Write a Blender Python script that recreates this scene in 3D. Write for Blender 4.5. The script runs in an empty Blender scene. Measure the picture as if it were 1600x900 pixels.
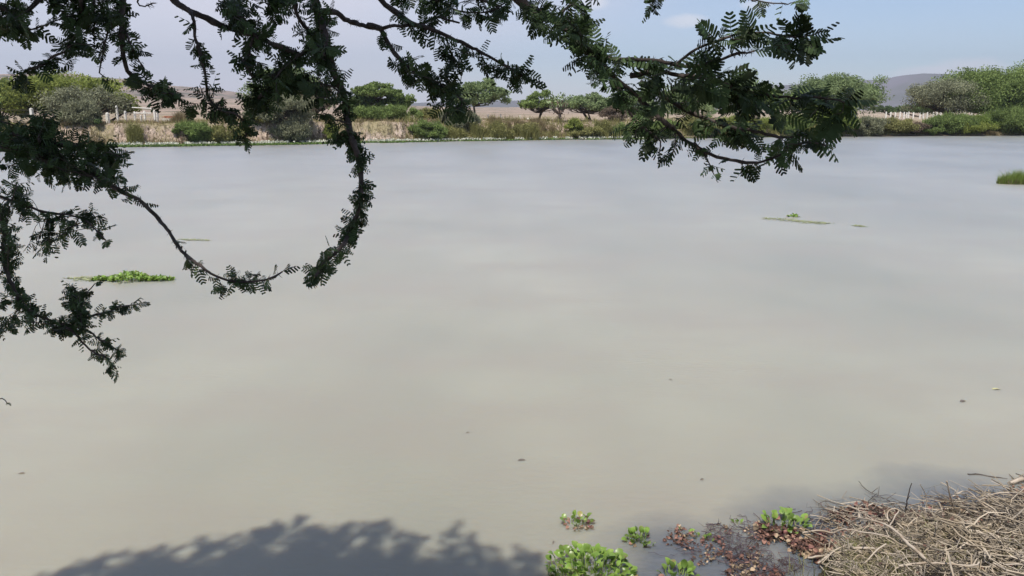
import bpy, math, random
import numpy as np
from mathutils import Vector, Matrix

random.seed(7)
RNG = np.random.default_rng(11)
R = math.radians
scene = bpy.context.scene
COL = scene.collection

# ------------------------------------------------------------------ camera
F = 1200.0            # focal length in photograph pixels (1600 wide)
PITCH = R(13.04)      # looking down
CAM = np.array([0.0, 0.0, 3.5])
cam_d = bpy.data.cameras.new('camera')
cam = bpy.data.objects.new('camera', cam_d)
COL.objects.link(cam)
cam.location = CAM
cam.rotation_euler = (math.pi / 2 - PITCH, 0, 0)
cam_d.sensor_width = 36
cam_d.lens = 36 * F / 1600
cam_d.clip_start = 0.05
cam_d.clip_end = 30000
scene.camera = cam

def ray(px, py):
    X = (px - 800) / F
    Y = -(py - 450) / F
    return np.array([X, math.cos(PITCH) + Y * math.sin(PITCH), -math.sin(PITCH) + Y * math.cos(PITCH)])
def gnd(px, py, z=0.0):
    d = ray(px, py)
    return CAM + d * ((z - CAM[2]) / d[2])
def dep(px, py, d):
    """point on the sight line at depth d metres"""
    return CAM + ray(px, py) * d
def hor(px, py, r):
    """point on the sight line at horizontal distance r"""
    d = ray(px, py)
    return CAM + d * (r / math.hypot(d[0], d[1]))

# ------------------------------------------------------------------ world, sun, exposure
SUN_K = np.array([-0.20, -0.45, 1.0])       # direction to the sun, per metre of height
SUN_DIR = SUN_K / np.linalg.norm(SUN_K)
SUN_EL = math.asin(SUN_DIR[2])
SUN_AZ = math.atan2(SUN_DIR[0], SUN_DIR[1])
world = bpy.data.worlds.new('World')
scene.world = world
world.use_nodes = True
wn, wl = world.node_tree.nodes, world.node_tree.links
wn.clear()
w_out = wn.new('ShaderNodeOutputWorld')
w_bg = wn.new('ShaderNodeBackground')
w_bg.inputs['Strength'].default_value = 0.138
sky = wn.new('ShaderNodeTexSky')
sky.sky_type = 'NISHITA'
sky.sun_disc = False
sky.sun_elevation = SUN_EL
sky.sun_rotation = SUN_AZ
sky.altitude = 1900
sky.air_density = 1.0
sky.dust_density = 2.2
sky.ozone_density = 2.2
wl.new(w_bg.outputs[0], w_out.inputs['Surface'])

def wmath(op, a, b=None, c=None):
    n = wn.new('ShaderNodeMath'); n.operation = op
    for i, v in enumerate((a, b, c)):
        if v is None: continue
        if isinstance(v, (int, float)): n.inputs[i].default_value = v
        else: wl.new(v, n.inputs[i])
    return n.outputs[0]
def wdot(vec, t):
    n = wn.new('ShaderNodeVectorMath'); n.operation = 'DOT_PRODUCT'
    wl.new(vec, n.inputs[0]); n.inputs[1].default_value = tuple(t)
    return n.outputs['Value']
wtc = wn.new('ShaderNodeTexCoord')
wdir = wtc.outputs['Generated']
wnoise = wn.new('ShaderNodeTexNoise')
wnoise.inputs['Scale'].default_value = 22; wnoise.inputs['Detail'].default_value = 6; wnoise.inputs['Roughness'].default_value = 0.6
wmap = wn.new('ShaderNodeMapping'); wmap.inputs['Scale'].default_value = (1, 1, 2.6)
wl.new(wdir, wmap.inputs[0]); wl.new(wmap.outputs[0], wnoise.inputs['Vector'])
total = None
# small clouds: (photo x, photo y, half width, half height, strength)
for (cx, cy, hw, hh, st) in [(1070, 33, 36, 11, .7), (925, 4, 30, 12, .7), (1182, 7, 24, 9, .6), (1440, 116, 44, 12, .9),
                             (1515, 108, 50, 17, .95), (1560, 126, 60, 10, .5)]:
    d = ray(cx, cy); d /= np.linalg.norm(d)
    t1 = np.cross(d, [0, 0, 1]); t1 /= np.linalg.norm(t1)
    t2 = np.cross(t1, d)
    u = wmath('DIVIDE', wdot(wdir, t1), hw / F)
    v = wmath('DIVIDE', wdot(wdir, t2), hh / F)
    q = wmath('SUBTRACT', 1.0, wmath('ADD', wmath('MULTIPLY', u, u), wmath('MULTIPLY', v, v)))
    front = wmath('GREATER_THAN', wdot(wdir, d), 0.5)
    q = wmath('ADD', q, wmath('MULTIPLY', wmath('SUBTRACT', wnoise.outputs['Fac'], 0.42), 1.3))
    mr = wn.new('ShaderNodeMapRange'); mr.interpolation_type = 'SMOOTHSTEP'
    wl.new(q, mr.inputs['Value']); mr.inputs['From Min'].default_value = -0.1; mr.inputs['From Max'].default_value = 1.3
    m = wmath('MULTIPLY', wmath('MULTIPLY', mr.outputs[0], front), st)
    total = m if total is None else wmath('ADD', total, m)
wv = wn.new('ShaderNodeTexNoise'); wv.inputs['Scale'].default_value = 2.2; wv.inputs['Detail'].default_value = 4
wmap2 = wn.new('ShaderNodeMapping'); wmap2.inputs['Scale'].default_value = (1, 1, 3.5)
wl.new(wdir, wmap2.inputs[0]); wl.new(wmap2.outputs[0], wv.inputs['Vector'])
veil = wmath('ADD', wmath('MULTIPLY', wmath('SUBTRACT', wv.outputs['Fac'], 0.3), 0.5), 0.05)
broad = None
for (cx, cy, hw, hh, st) in [(150, 40, 900, 330, .62), (800, 165, 1500, 60, .25)]:
    d = ray(cx, cy); d /= np.linalg.norm(d)
    t1 = np.cross(d, [0, 0, 1]); t1 /= np.linalg.norm(t1); t2 = np.cross(t1, d)
    u = wmath('DIVIDE', wdot(wdir, t1), hw / F); v = wmath('DIVIDE', wdot(wdir, t2), hh / F)
    q = wmath('SUBTRACT', 1.0, wmath('ADD', wmath('MULTIPLY', u, u), wmath('MULTIPLY', v, v)))
    q = wmath('ADD', q, wmath('MULTIPLY', wmath('SUBTRACT', wv.outputs['Fac'], 0.5), 1.0))
    mr = wn.new('ShaderNodeMapRange'); mr.interpolation_type = 'SMOOTHSTEP'; wl.new(q, mr.inputs['Value'])
    m = wmath('MULTIPLY', wmath('MULTIPLY', mr.outputs[0], wmath('GREATER_THAN', wdot(wdir, d), 0.0)), st)
    broad = m if broad is None else wmath('ADD', broad, m)
vmix = wn.new('ShaderNodeMix'); vmix.data_type = 'RGBA'
vcl = wn.new('ShaderNodeClamp'); wl.new(wmath('ADD', broad, veil), vcl.inputs[0])
wl.new(vcl.outputs[0], vmix.inputs[0]); wl.new(sky.outputs[0], vmix.inputs[6]); vmix.inputs[7].default_value = (6.15, 5.8, 6.35, 1)
cl = wn.new('ShaderNodeClamp'); wl.new(total, cl.inputs[0]); cl.inputs['Max'].default_value = 0.9
wmix = wn.new('ShaderNodeMix'); wmix.data_type = 'RGBA'
wl.new(cl.outputs[0], wmix.inputs[0]); wl.new(vmix.outputs[2], wmix.inputs[6])
wmix.inputs[7].default_value = (6.6, 6.6, 7.0, 1)
wl.new(wmix.outputs[2], w_bg.inputs['Color'])

sun_d = bpy.data.lights.new('sun', 'SUN')
sun_d.energy = 4.2
sun_d.angle = R(0.7)
sun_d.color = (1.0, 0.955, 0.88)
sun = bpy.data.objects.new('sun', sun_d)
COL.objects.link(sun)
sun.rotation_euler = Vector(SUN_DIR).to_track_quat('Z', 'Y').to_euler()
sun.location = (0, -20, 60)

vs = scene.view_settings
vs.view_transform = 'Standard'; vs.look = 'None'; vs.gamma = 1; vs.use_curve_mapping = False
vs.exposure = 0.12
cy = scene.cycles
cy.max_bounces = 6; cy.diffuse_bounces = 3; cy.glossy_bounces = 2; cy.transmission_bounces = 3; cy.transparent_max_bounces = 4
cy.volume_bounces = 0
cy.caustics_reflective = False; cy.caustics_refractive = False
cy.sample_clamp_indirect = 4

# ------------------------------------------------------------------ mesh helpers
class MB:
    def __init__(s):
        s.v = []; s.f = {3: [], 4: [], 5: [], 6: []}; s.t = {3: [], 4: [], 5: [], 6: []}; s.n = 0; s.smooth = False
    def add(s, v, f, tint=None):
        v = np.asarray(v, float).reshape(-1, 3); f = np.asarray(f, np.int64)
        k = f.shape[1]
        s.v.append(v); s.f[k].append(f + s.n)
        if tint is None: tint = np.full(len(f), 0.5)
        s.t[k].append(np.broadcast_to(np.asarray(tint, float), (len(f),)))
        s.n += len(v)
    def build(s, name, mat, parent=None, origin=None, smooth=False):
        me = bpy.data.meshes.new(name)
        V = np.concatenate(s.v) if s.v else np.zeros((0, 3))
        if origin is not None: V = V - np.asarray(origin)
        fl, tot, tn = [], [], []
        for k in s.f:
            if s.f[k]:
                a = np.concatenate(s.f[k]); fl.append(a.ravel()); tot.append(np.full(len(a), k)); tn.append(np.concatenate(s.t[k]))
        L = np.concatenate(fl); T = np.concatenate(tot); TN = np.concatenate(tn)
        me.vertices.add(len(V)); me.vertices.foreach_set('co', V.astype(np.float32).ravel())
        me.loops.add(len(L)); me.loops.foreach_set('vertex_index', L.astype(np.int32))
        me.polygons.add(len(T))
        st = np.concatenate([[0], np.cumsum(T)[:-1]])
        me.polygons.foreach_set('loop_start', st.astype(np.int32)); me.polygons.foreach_set('loop_total', T.astype(np.int32))
        me.polygons.foreach_set('use_smooth', np.full(len(T), smooth))
        at = me.attributes.new('tint', 'FLOAT', 'FACE'); at.data.foreach_set('value', TN.astype(np.float32))
        me.update(calc_edges=True)
        me.materials.append(mat)
        o = bpy.data.objects.new(name, me); COL.objects.link(o)
        if parent is not None: o.parent = parent
        elif origin is not None: o.location = origin
        return o

def tube(mb, pts, rad, seg=6, tint=0.5, cap=True):
    P = np.asarray(pts, float); n = len(P)
    rad = np.broadcast_to(np.asarray(rad, float), (n,))
    T = np.gradient(P, axis=0); T /= np.linalg.norm(T, axis=1)[:, None] + 1e-12
    u = np.cross(T[0], [0.3, 0.2, 0.93]);
    if np.linalg.norm(u) < 1e-3: u = np.cross(T[0], [1, 0, 0])
    u /= np.linalg.norm(u)
    a = np.linspace(0, 2 * math.pi, seg, endpoint=False)
    rings = []
    for i in range(n):
        u = u - T[i] * np.dot(u, T[i]); u /= np.linalg.norm(u) + 1e-12
        w = np.cross(T[i], u)
        rings.append(P[i] + rad[i] * (np.cos(a)[:, None] * u + np.sin(a)[:, None] * w))
    V = np.concatenate(rings)
    f = []
    for i in range(n - 1):
        for j in range(seg):
            k = (j + 1) % seg
            f.append((i * seg + j, i * seg + k, (i + 1) * seg + k, (i + 1) * seg + j))
    mb.add(V, f, tint)
    if cap:
        V2 = np.concatenate([rings[0], [P[0]], rings[-1], [P[-1] + T[-1] * rad[-1] * .6]])
        f = [((j + 1) % seg, j, seg) for j in range(seg)] + [(seg + 1 + j, seg + 1 + (j + 1) % seg, 2 * seg + 1) for j in range(seg)]
        mb.add(V2, f, tint)

def smooth_path(P, step):
    P = np.asarray(P, float)
    Q = np.vstack([2 * P[0] - P[1], P, 2 * P[-1] - P[-2]])
    out = []
    for i in range(1, len(Q) - 2):
        L = np.linalg.norm(Q[i + 1][:3] - Q[i][:3]); m = max(2, int(L / step))
        for t in np.arange(m) / m:
            out.append(0.5 * (2 * Q[i] + (Q[i + 1] - Q[i - 1]) * t + (2 * Q[i - 1] - 5 * Q[i] + 4 * Q[i + 1] - Q[i + 2]) * t * t
                              + (3 * Q[i] - Q[i - 1] - 3 * Q[i + 1] + Q[i + 2]) * t ** 3))
    out.append(P[-1])
    return np.array(out)

def unit(v):
    v = np.asarray(v, float)
    return v / (np.linalg.norm(v, axis=-1, keepdims=True) + 1e-12)

def leafquads(mb, C, size, updir=0.6, aspect=1.5, tint=None, down=False):
    """scattered small leaf faces, random tilt"""
    n = len(C)
    N = unit(RNG.normal(size=(n, 3)) + np.array([0, 0, updir]))
    A = unit(np.cross(N, unit(RNG.normal(size=(n, 3)))))
    B = np.cross(N, A)
    size = np.broadcast_to(size, (n,)) * RNG.uniform(.6, 1.3, n)
    a = A * (size * aspect * .5)[:, None]; b = B * (size * .5)[:, None]
    V = np.stack([C - a, C - b * .9 + a * .1, C + a, C + b * .9 + a * .1], 1).reshape(-1, 3)
    f = np.arange(4 * n).reshape(n, 4)
    mb.add(V, f, RNG.uniform(0, 1, n) if tint is None else tint)

def blades(mb, base, h, w, lean=0.25, tint=None, seg=2, dirn=None):
    """upright thin grass blades"""
    n = len(base)
    az = RNG.uniform(0, 2 * math.pi, n)
    side = np.stack([np.cos(az), np.sin(az), np.zeros(n)], 1)
    bd = RNG.normal(size=(n, 3)) * lean; bd[:, 2] = 0
    if dirn is not None: bd = bd + dirn
    h = np.broadcast_to(h, (n,)) * RNG.uniform(.5, 1.15, n); w = np.broadcast_to(w, (n,))
    tint = RNG.uniform(0, 1, n) if tint is None else np.broadcast_to(tint, (n,))
    rows = []
    for i in range(seg + 1):
        t = i / seg
        c = base + np.stack([bd[:, 0] * h * t ** 1.8, bd[:, 1] * h * t ** 1.8, h * t * (1 - .15 * t)], 1)
        ww = (w * (1 - t * .9) * .5)[:, None]
        rows.append(c - side * ww); rows.append(c + side * ww)
    V = np.stack(rows, 1).reshape(-1, 3); k = 2 * (seg + 1)
    b0 = np.arange(n) * k
    for i in range(seg):
        f = np.stack([b0 + 2 * i, b0 + 2 * i + 1, b0 + 2 * i + 3, b0 + 2 * i + 2], 1)
        if i == 0: mb.add(V, f, tint)
        else:
            s = mb; s.f[4].append(f + s.n - len(V)); s.t[4].append(tint)

# ------------------------------------------------------------------ noise
_perm = RNG.uniform(0, 1, (256, 256))
def vnoise(x, y):
    xi = np.floor(x).astype(int); yi = np.floor(y).astype(int)
    xf = x - xi; yf = y - yi
    xf = xf * xf * (3 - 2 * xf); yf = yf * yf * (3 - 2 * yf)
    g = lambda a, b: _perm[a % 256, b % 256]
    return (g(xi, yi) * (1 - xf) + g(xi + 1, yi) * xf) * (1 - yf) + (g(xi, yi + 1) * (1 - xf) + g(xi + 1, yi + 1) * xf) * yf
def fbm(x, y, o=4):
    s = 0; a = .5; t = 0
    for i in range(o):
        s = s + a * vnoise(x * 2 ** i + 17.3 * i, y * 2 ** i + 5.1 * i); t += a; a *= .5
    return s / t * 2 - 1
def sstep(t):
    t = np.clip(t, 0, 1); return t * t * (3 - 2 * t)

# ------------------------------------------------------------------ materials
def mat(name, base, rough=.8, spec=.3, tint=None, noise=None, noise2=None, bump=None, transl=0.0, coat=0, sheen=0):
    """tint: (dark, light) multipliers from the per-face tint; noise: (scale, colour, lo, hi)"""
    m = bpy.data.materials.new(name); m.use_nodes = True
    n, l = m.node_tree.nodes, m.node_tree.links
    p = n['Principled BSDF']
    p.inputs['Roughness'].default_value = rough
    p.inputs['Specular IOR Level'].default_value = spec
    rgb = n.new('ShaderNodeRGB'); rgb.outputs[0].default_value = (*base, 1)
    c = rgb.outputs[0]
    tc = n.new('ShaderNodeTexCoord')
    for nz in (noise, noise2):
        if nz is None: continue
        sc, col, lo, hi = nz[:4]
        t = n.new('ShaderNodeTexNoise'); t.inputs['Scale'].default_value = sc; t.inputs['Detail'].default_value = 5
        if len(nz) > 4:
            mp = n.new('ShaderNodeMapping'); mp.inputs['Scale'].default_value = nz[4]
            l.new(tc.outputs['Object'], mp.inputs[0]); l.new(mp.outputs[0], t.inputs['Vector'])
        else: l.new(tc.outputs['Object'], t.inputs['Vector'])
        mr = n.new('ShaderNodeMapRange'); mr.inputs['From Min'].default_value = lo; mr.inputs['From Max'].default_value = hi
        l.new(t.outputs['Fac'], mr.inputs['Value'])
        mx = n.new('ShaderNodeMix'); mx.data_type = 'RGBA'
        l.new(mr.outputs[0], mx.inputs[0]); l.new(c, mx.inputs[6]); mx.inputs[7].default_value = (*col, 1)
        c = mx.outputs[2]
    if tint:
        at = n.new('ShaderNodeAttribute'); at.attribute_name = 'tint'
        mr = n.new('ShaderNodeMapRange'); mr.inputs['To Min'].default_value = tint[0]; mr.inputs['To Max'].default_value = tint[1]
        l.new(at.outputs['Fac'], mr.inputs['Value'])
        vm = n.new('ShaderNodeVectorMath'); vm.operation = 'SCALE'
        l.new(c, vm.inputs[0]); l.new(mr.outputs[0], vm.inputs['Scale'])
        c = vm.outputs[0]
    l.new(c, p.inputs['Base Color'])
    if bump:
        t = n.new('ShaderNodeTexNoise'); t.inputs['Scale'].default_value = bump[0]; t.inputs['Detail'].default_value = 6
        l.new(tc.outputs['Object'], t.inputs['Vector'])
        b = n.new('ShaderNodeBump'); b.inputs['Distance'].default_value = bump[1]; b.inputs['Strength'].default_value = 1
        l.new(t.outputs['Fac'], b.inputs['Height']); l.new(b.outputs[0], p.inputs['Normal'])
    if transl:
        tr = n.new('ShaderNodeBsdfTranslucent'); l.new(c, tr.inputs['Color'])
        ms = n.new('ShaderNodeMixShader'); ms.inputs[0].default_value = transl
        l.new(p.outputs[0], ms.inputs[1]); l.new(tr.outputs[0], ms.inputs[2])
        l.new(ms.outputs[0], n['Material Output'].inputs['Surface'])
    return m

def tag(o, label=None, cat=None, group=None, kind=None):
    if label: o['label'] = label
    if cat: o['category'] = cat
    if group: o['group'] = group
    if kind: o['kind'] = kind
    return o
def empty(name, loc):
    o = bpy.data.objects.new(name, None); COL.objects.link(o); o.location = loc; o.empty_display_size = .1
    return o

# ------------------------------------------------------------------ terrain and pond
SH = [(-900, 240), (-500, 236), (-200, 232), (0, 230), (200, 228.5), (400, 226), (640, 222), (850, 218.5), (1000, 217.5),
      (1200, 214.5), (1400, 213), (1600, 212), (1800, 211.5), (2300, 213)]
sh_az = []; sh_r = []
for (a, b) in SH:
    g = gnd(a, b); sh_az.append(math.atan2(g[0], g[1])); sh_r.append(math.hypot(g[0], g[1]))
sh_az = [-math.pi, -R(100), -R(75)] + sh_az + [R(75), R(100), math.pi]
sh_r = [3.0, 9.0, 45.0] + sh_r + [55.0, 9.0, 3.0]
def shore(az): 
    r = np.interp(az, sh_az, sh_r)
    return r + np.where(r > 40, 0.9 * (fbm(az * 40, az * 0 + 3.3, 3)), 0)
# the near water's edge: the land (and debris mat) in the lower right corner
NE = [(-2.2, 3.0), (-1.2, 3.6), (-.6, 4.1), (0.0, 4.3), (.12, 4.5)]
for (a, b) in [(1250, 930), (1300, 872), (1345, 835), (1400, 812), (1500, 800), (1600, 782), (1750, 760)]:
    g = gnd(a, b); NE.append((math.atan2(g[0], g[1]), math.hypot(g[0], g[1])))
NE += [(1.2, 7.0), (2.2, 3.0)]
def nearedge(az): return np.interp(az, [a for a, b in NE], [b for a, b in NE])
def px_of_az(az): return 800 + F * np.tan(np.clip(az, -1.3, 1.3)) * math.cos(0.0) * 0.984

def bank_height(px):
    return np.interp(px, [-200, 0, 200, 640, 900, 1200, 1600], [2.0, 2.1, 2.1, 2.15, 2.2, 1.9, 1.7])
def bank_width(px):
    return np.interp(px, [-200, 100, 180, 640, 680, 840, 1000, 1600], [5, 4.0, 1.5, 1.5, 3.2, 3.0, 3.6, 4])

def height(x, y):
    x = np.asarray(x, float); y = np.asarray(y, float)
    r = np.hypot(x, y); az = np.arctan2(x, y)
    px = px_of_az(az)
    # far side
    arc = az * 90
    gul = 1.3 * fbm(arc * .35, r * 0.12, 3) + .8 * np.abs(fbm(arc * 1.4, r * .2, 3)) - .3
    s = r - shore(az)
    Hb = bank_height(px) + .22 * fbm(arc * .12, r * .02, 2) + 0.16 * fbm(x * .22, y * .22, 3)
    W = bank_width(px)
    t = (s - 1.0 + gul * np.clip(s, 0, 1)) / W
    zf = np.where(s < 0, -1.0 * sstep(-s / 3), 0.28 * sstep(s / 1.2) + (Hb - .28) * sstep(t) + .18 * fbm(x * .9, y * .9, 3) * np.clip(s / 2, 0, 1) * np.clip(1 - (s - 4) / 6, .15, 1))
    far = np.clip((s - 60) / 700, 0, 1)
    rise = np.interp(px, [-100, 150, 330, 480, 640, 800, 1000, 1200, 1700], [9, 11, 13, 9, 5, 3.5, 2, 0.5, 0])
    zf = zf + rise * far ** 1.3 + far * 2.0 * fbm(x * .008, y * .008, 4)
    # near side
    e = nearedge(az) + .12 * fbm(x * 2.3, y * 2.3, 3)
    q = e - r
    zn = np.where(q < 0, -1.0 * sstep(-q / 2.5), np.minimum(q * .07, .14) + 1.7 * sstep((q - 3.4) / 2.6) + .05 * fbm(x * 3, y * 3, 4) * np.clip(q / .3, 0, 1))
    z = np.where(s > -4, zf, zn)
    # beyond +-100 degrees the land closes round the viewer
    side = (np.abs(az) > R(76))
    zside = np.clip((r - 2) * .0 + 1.9, 0, 2) * sstep((r - 9) / 6) + zn * (1 - sstep((r - 9) / 6))
    z = np.where(side & (r > 6) & (s < -4), np.maximum(zn, zside * sstep((np.abs(az) - R(80)) / R(18)) - .9 * (1 - sstep((np.abs(az) - R(80)) / R(18)))), z)
    return z
def hz(x, y): return float(height(np.array([x]), np.array([y]))[0])

azs = np.unique(np.concatenate([np.linspace(-math.pi, -R(45), 60), np.linspace(-R(45), R(45), 760), np.linspace(R(45), math.pi, 60)]))
nA = len(azs)
Rs = shore(azs)
def warp(az_i):
    Rr = Rs[az_i]
    near = np.concatenate([np.linspace(0.02, 9, 80)])
    e = max(Rr - 2.5, 9.6)
    mid = np.linspace(9.3, e, 14)
    sh = e + np.linspace(.12, 12.5, 95)
    fr = e + 12.5 + np.geomspace(.5, 4300, 110)
    return np.concatenate([near, mid, sh, fr])
RR = np.stack([warp(i) for i in range(nA)])
X = RR * np.sin(azs)[:, None]; Y = RR * np.cos(azs)[:, None]
Z = height(X, Y)
nR = RR.shape[1]
idx = np.arange(nA * nR).reshape(nA, nR)
f = np.stack([idx[:-1, :-1], idx[:-1, 1:], idx[1:, 1:], idx[1:, :-1]], -1).reshape(-1, 4)[:, ::-1]
mb = MB(); mb.add(np.stack([X, Y, Z], -1).reshape(-1, 3), f)

gm = bpy.data.materials.new('dry_earth'); gm.use_nodes = True
n, l = gm.node_tree.nodes, gm.node_tree.links
p = n['Principled BSDF']; p.inputs['Roughness'].default_value = .95; p.inputs['Specular IOR Level'].default_value = .15
def NZ(scale, detail=6, mp=None, rough=.6):
    t = n.new('ShaderNodeTexNoise'); t.inputs['Scale'].default_value = scale; t.inputs['Detail'].default_value = detail; t.inputs['Roughness'].default_value = rough
    g = n.new('ShaderNodeNewGeometry')
    if mp:
        m_ = n.new('ShaderNodeMapping'); m_.inputs['Scale'].default_value = mp
        l.new(g.outputs['Position'], m_.inputs[0]); l.new(m_.outputs[0], t.inputs['Vector'])
    else: l.new(g.outputs['Position'], t.inputs['Vector'])
    return t.outputs['Fac']
def MR(v, a, b, c=0., d=1.):
    m_ = n.new('ShaderNodeMapRange'); l.new(v, m_.inputs['Value'])
    for k, x in zip(('From Min', 'From Max', 'To Min', 'To Max'), (a, b, c, d)): m_.inputs[k].default_value = x
    return m_.outputs[0]
def MX(fac, a, b):
    m_ = n.new('ShaderNodeMix'); m_.data_type = 'RGBA'
    l.new(fac, m_.inputs[0])
    for i, v in ((6, a), (7, b)):
        if isinstance(v, tuple): m_.inputs[i].default_value = (*v, 1)
        else: l.new(v, m_.inputs[i])
    return m_.outputs[2]
c = MX(MR(NZ(.35), .4, .62), (.42, .315, .225), (.52, .42, .32))
c = MX(MR(NZ(3.0), .55, .68), c, (.23, .165, .11))
c = MX(MR(NZ(.09), .5, .62), c, (.36, .30, .17))            # dry grass
geo = n.new('ShaderNodeNewGeometry'); sx = n.new('ShaderNodeSeparateXYZ'); l.new(geo.outputs['Position'], sx.inputs[0])
ln = n.new('ShaderNodeVectorMath'); ln.operation = 'LENGTH'; l.new(geo.outputs['Position'], ln.inputs[0])
far_c = MX(MR(NZ(.022, 8), .42, .6), (.44, .33, .26), (.30, .24, .18))
far_c = MX(MR(NZ(.11, 4), .58, .64), far_c, (.13, .14, .09))
c = MX(MR(ln.outputs['Value'], 150, 260), c, far_c)
near_c = MX(MR(NZ(6), .4, .6), (.085, .062, .045), (.19, .15, .105))
c = MX(MR(ln.outputs['Value'], 20, 40), near_c, c)
mz = MR(sx.outputs['Z'], .02, .3)
cl_ = MX(MR(NZ(.8, 6, (1, 1, 1.6)), .44, .56), (.62, .49, .395), (.46, .35, .27))
cl_ = MX(MR(NZ(1.7, 5, (1, 1, .5)), .55, .62), cl_, (.12, .085, .06))
cl_ = MX(MR(NZ(.25, 4), .5, .6), cl_, (.40, .335, .20))
sm_ = n.new('ShaderNodeMath'); sm_.operation = 'MULTIPLY'; l.new(MR(sx.outputs['Z'], 2.15, 1.85), sm_.inputs[0]); l.new(MR(ln.outputs['Value'], 30, 45), sm_.inputs[1])
c = MX(sm_.outputs[0], c, cl_)
c = MX(mz, (.13, .105, .075), c)                             # damp earth at the waterline
l.new(c, p.inputs['Base Color'])
b = n.new('ShaderNodeBump'); b.inputs['Distance'].default_value = .6; l.new(NZ(2.2, 8, (1, 1, .5)), b.inputs['Height']); l.new(b.outputs[0], p.inputs['Normal'])
ground = tag(mb.build('ground', gm, smooth=True), 'dry tan earth around the pond with an eroded bank', kind='structure')

# hills
def hill(name, prof, r0, depth, base_w, mcol, label, step=1.5, rough=6.0):
    pxs = np.arange(prof[0][0], prof[-1][0] + .1, step)
    az = np.arctan((pxs - 800) / (F * .984))
    top = np.interp(pxs, [a for a, b in prof], [b for a, b in prof])
    ts = np.linspace(-1, 1, 61)
    hh = (171.5 - top) / F * r0 * (.86 if name == 'hill' else 1.02) + 1.5
    ends = np.clip(np.minimum(pxs - pxs[0], pxs[-1] - pxs) / 40, 0, 1)
    A, T = np.meshgrid(az, ts, indexing='ij')
    rr = r0 + T * depth
    Xh, Yh = rr * np.sin(A), rr * np.cos(A)
    sc = 1 / (depth * .35)
    shape = np.clip(1 - np.abs(T) ** 1.5, 0, 1)
    Zh = hh[:, None] * ends[:, None] * np.minimum(1, shape * (1 + .25 * fbm(Xh * sc, Yh * sc, 5) * (1 - shape))) \
        + rough * fbm(Xh * sc * 3, Yh * sc * 3, 5) * shape * ends[:, None] * (.25 + .75 * (1 - shape)) + np.where(T < -.97, -8, 0) + base_w
    idx = np.arange(Xh.size).reshape(Xh.shape)
    f = np.stack([idx[:-1, :-1], idx[:-1, 1:], idx[1:, 1:], idx[1:, :-1]], -1).reshape(-1, 4)
    mb = MB(); mb.add(np.stack([Xh, Yh, Zh], -1).reshape(-1, 3), f[:, ::-1])
    return tag(mb.build(name, mcol, smooth=True), label, kind='structure')
m_mesa = mat('mesa_rock', (.34, .25, .20), .95, .1, noise=(.02, (.22, .175, .14), .4, .62), noise2=(.035, (.10, .10, .065), .52, .60))
m_mount = mat('mountain_rock', (.19, .16, .17), .95, .1, noise=(.004, (.13, .12, .10), .4, .62))
hill('hill', [(-700, 150), (-400, 128), (-100, 122), (60, 118), (110, 115), (150, 116), (185, 120), (240, 122), (285, 131), (340, 135), (385, 140), (440, 152),
               (520, 156), (600, 160), (680, 164), (760, 167)], 1500, 420, 0, m_mesa, 'flat topped brownish hill on the left horizon')
hill('distant_ridge', [(560, 170), (640, 161), (720, 158), (800, 157), (880, 158), (960, 152), (1040, 147), (1120, 142), (1180, 138), (1240, 135),
                  (1300, 132), (1345, 131), (1378, 126), (1410, 124), (1450, 126), (1480, 134), (1540, 138), (1640, 142), (1800, 150), (2000, 165)],
     3500, 650, 0, m_mount, 'blue distant mountain ridge on the right horizon', rough=14)

# water
wm = bpy.data.materials.new('murky_water'); wm.use_nodes = True
n, l = wm.node_tree.nodes, wm.node_tree.links
p = n['Principled BSDF']
p.inputs['IOR'].default_value = 1.55
p.inputs['Specular IOR Level'].default_value = .5
p.inputs['Subsurface Weight'].default_value = 1.0
p.inputs['Subsurface Radius'].default_value = (1.0, .7, .42)
p.inputs['Subsurface Scale'].default_value = .26
# silt: large soft drifts, clearer dark water over the drowned litter by the near edge
corners = [gnd(1130, 915), gnd(1330, 860), gnd(1540, 812)]
g = n.new('ShaderNodeNewGeometry')
dmin = None
for c_ in corners:
    dv = n.new('ShaderNodeVectorMath'); dv.operation = 'DISTANCE'; l.new(g.outputs['Position'], dv.inputs[0]); dv.inputs[1].default_value = tuple(c_)
    if dmin is None: dmin = dv.outputs['Value']
    else:
        mn = n.new('ShaderNodeMath'); mn.operation = 'SMOOTH_MIN'; mn.inputs[2].default_value = .4; l.new(dmin, mn.inputs[0]); l.new(dv.outputs['Value'], mn.inputs[1]); dmin = mn.outputs[0]
wob = NZ(1.3, 4)
mw = n.new('ShaderNodeMath'); mw.operation = 'MULTIPLY_ADD'; l.new(wob, mw.inputs[0]); mw.inputs[1].default_value = .9; l.new(dmin, mw.inputs[2])
near_f = MR(mw.outputs[0], .95, 1.6)
c = MX(MR(NZ(.16, 3, (1, .6, 1)), .35, .65), (.245, .236, .182), (.335, .316, .238))
c = MX(MR(NZ(.45, 3, (.5, 1, 1)), .42, .75), c, (.275, .245, .19))
c = MX(near_f, (.115, .12, .125), c)
l.new(c, p.inputs['Base Color'])
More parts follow.
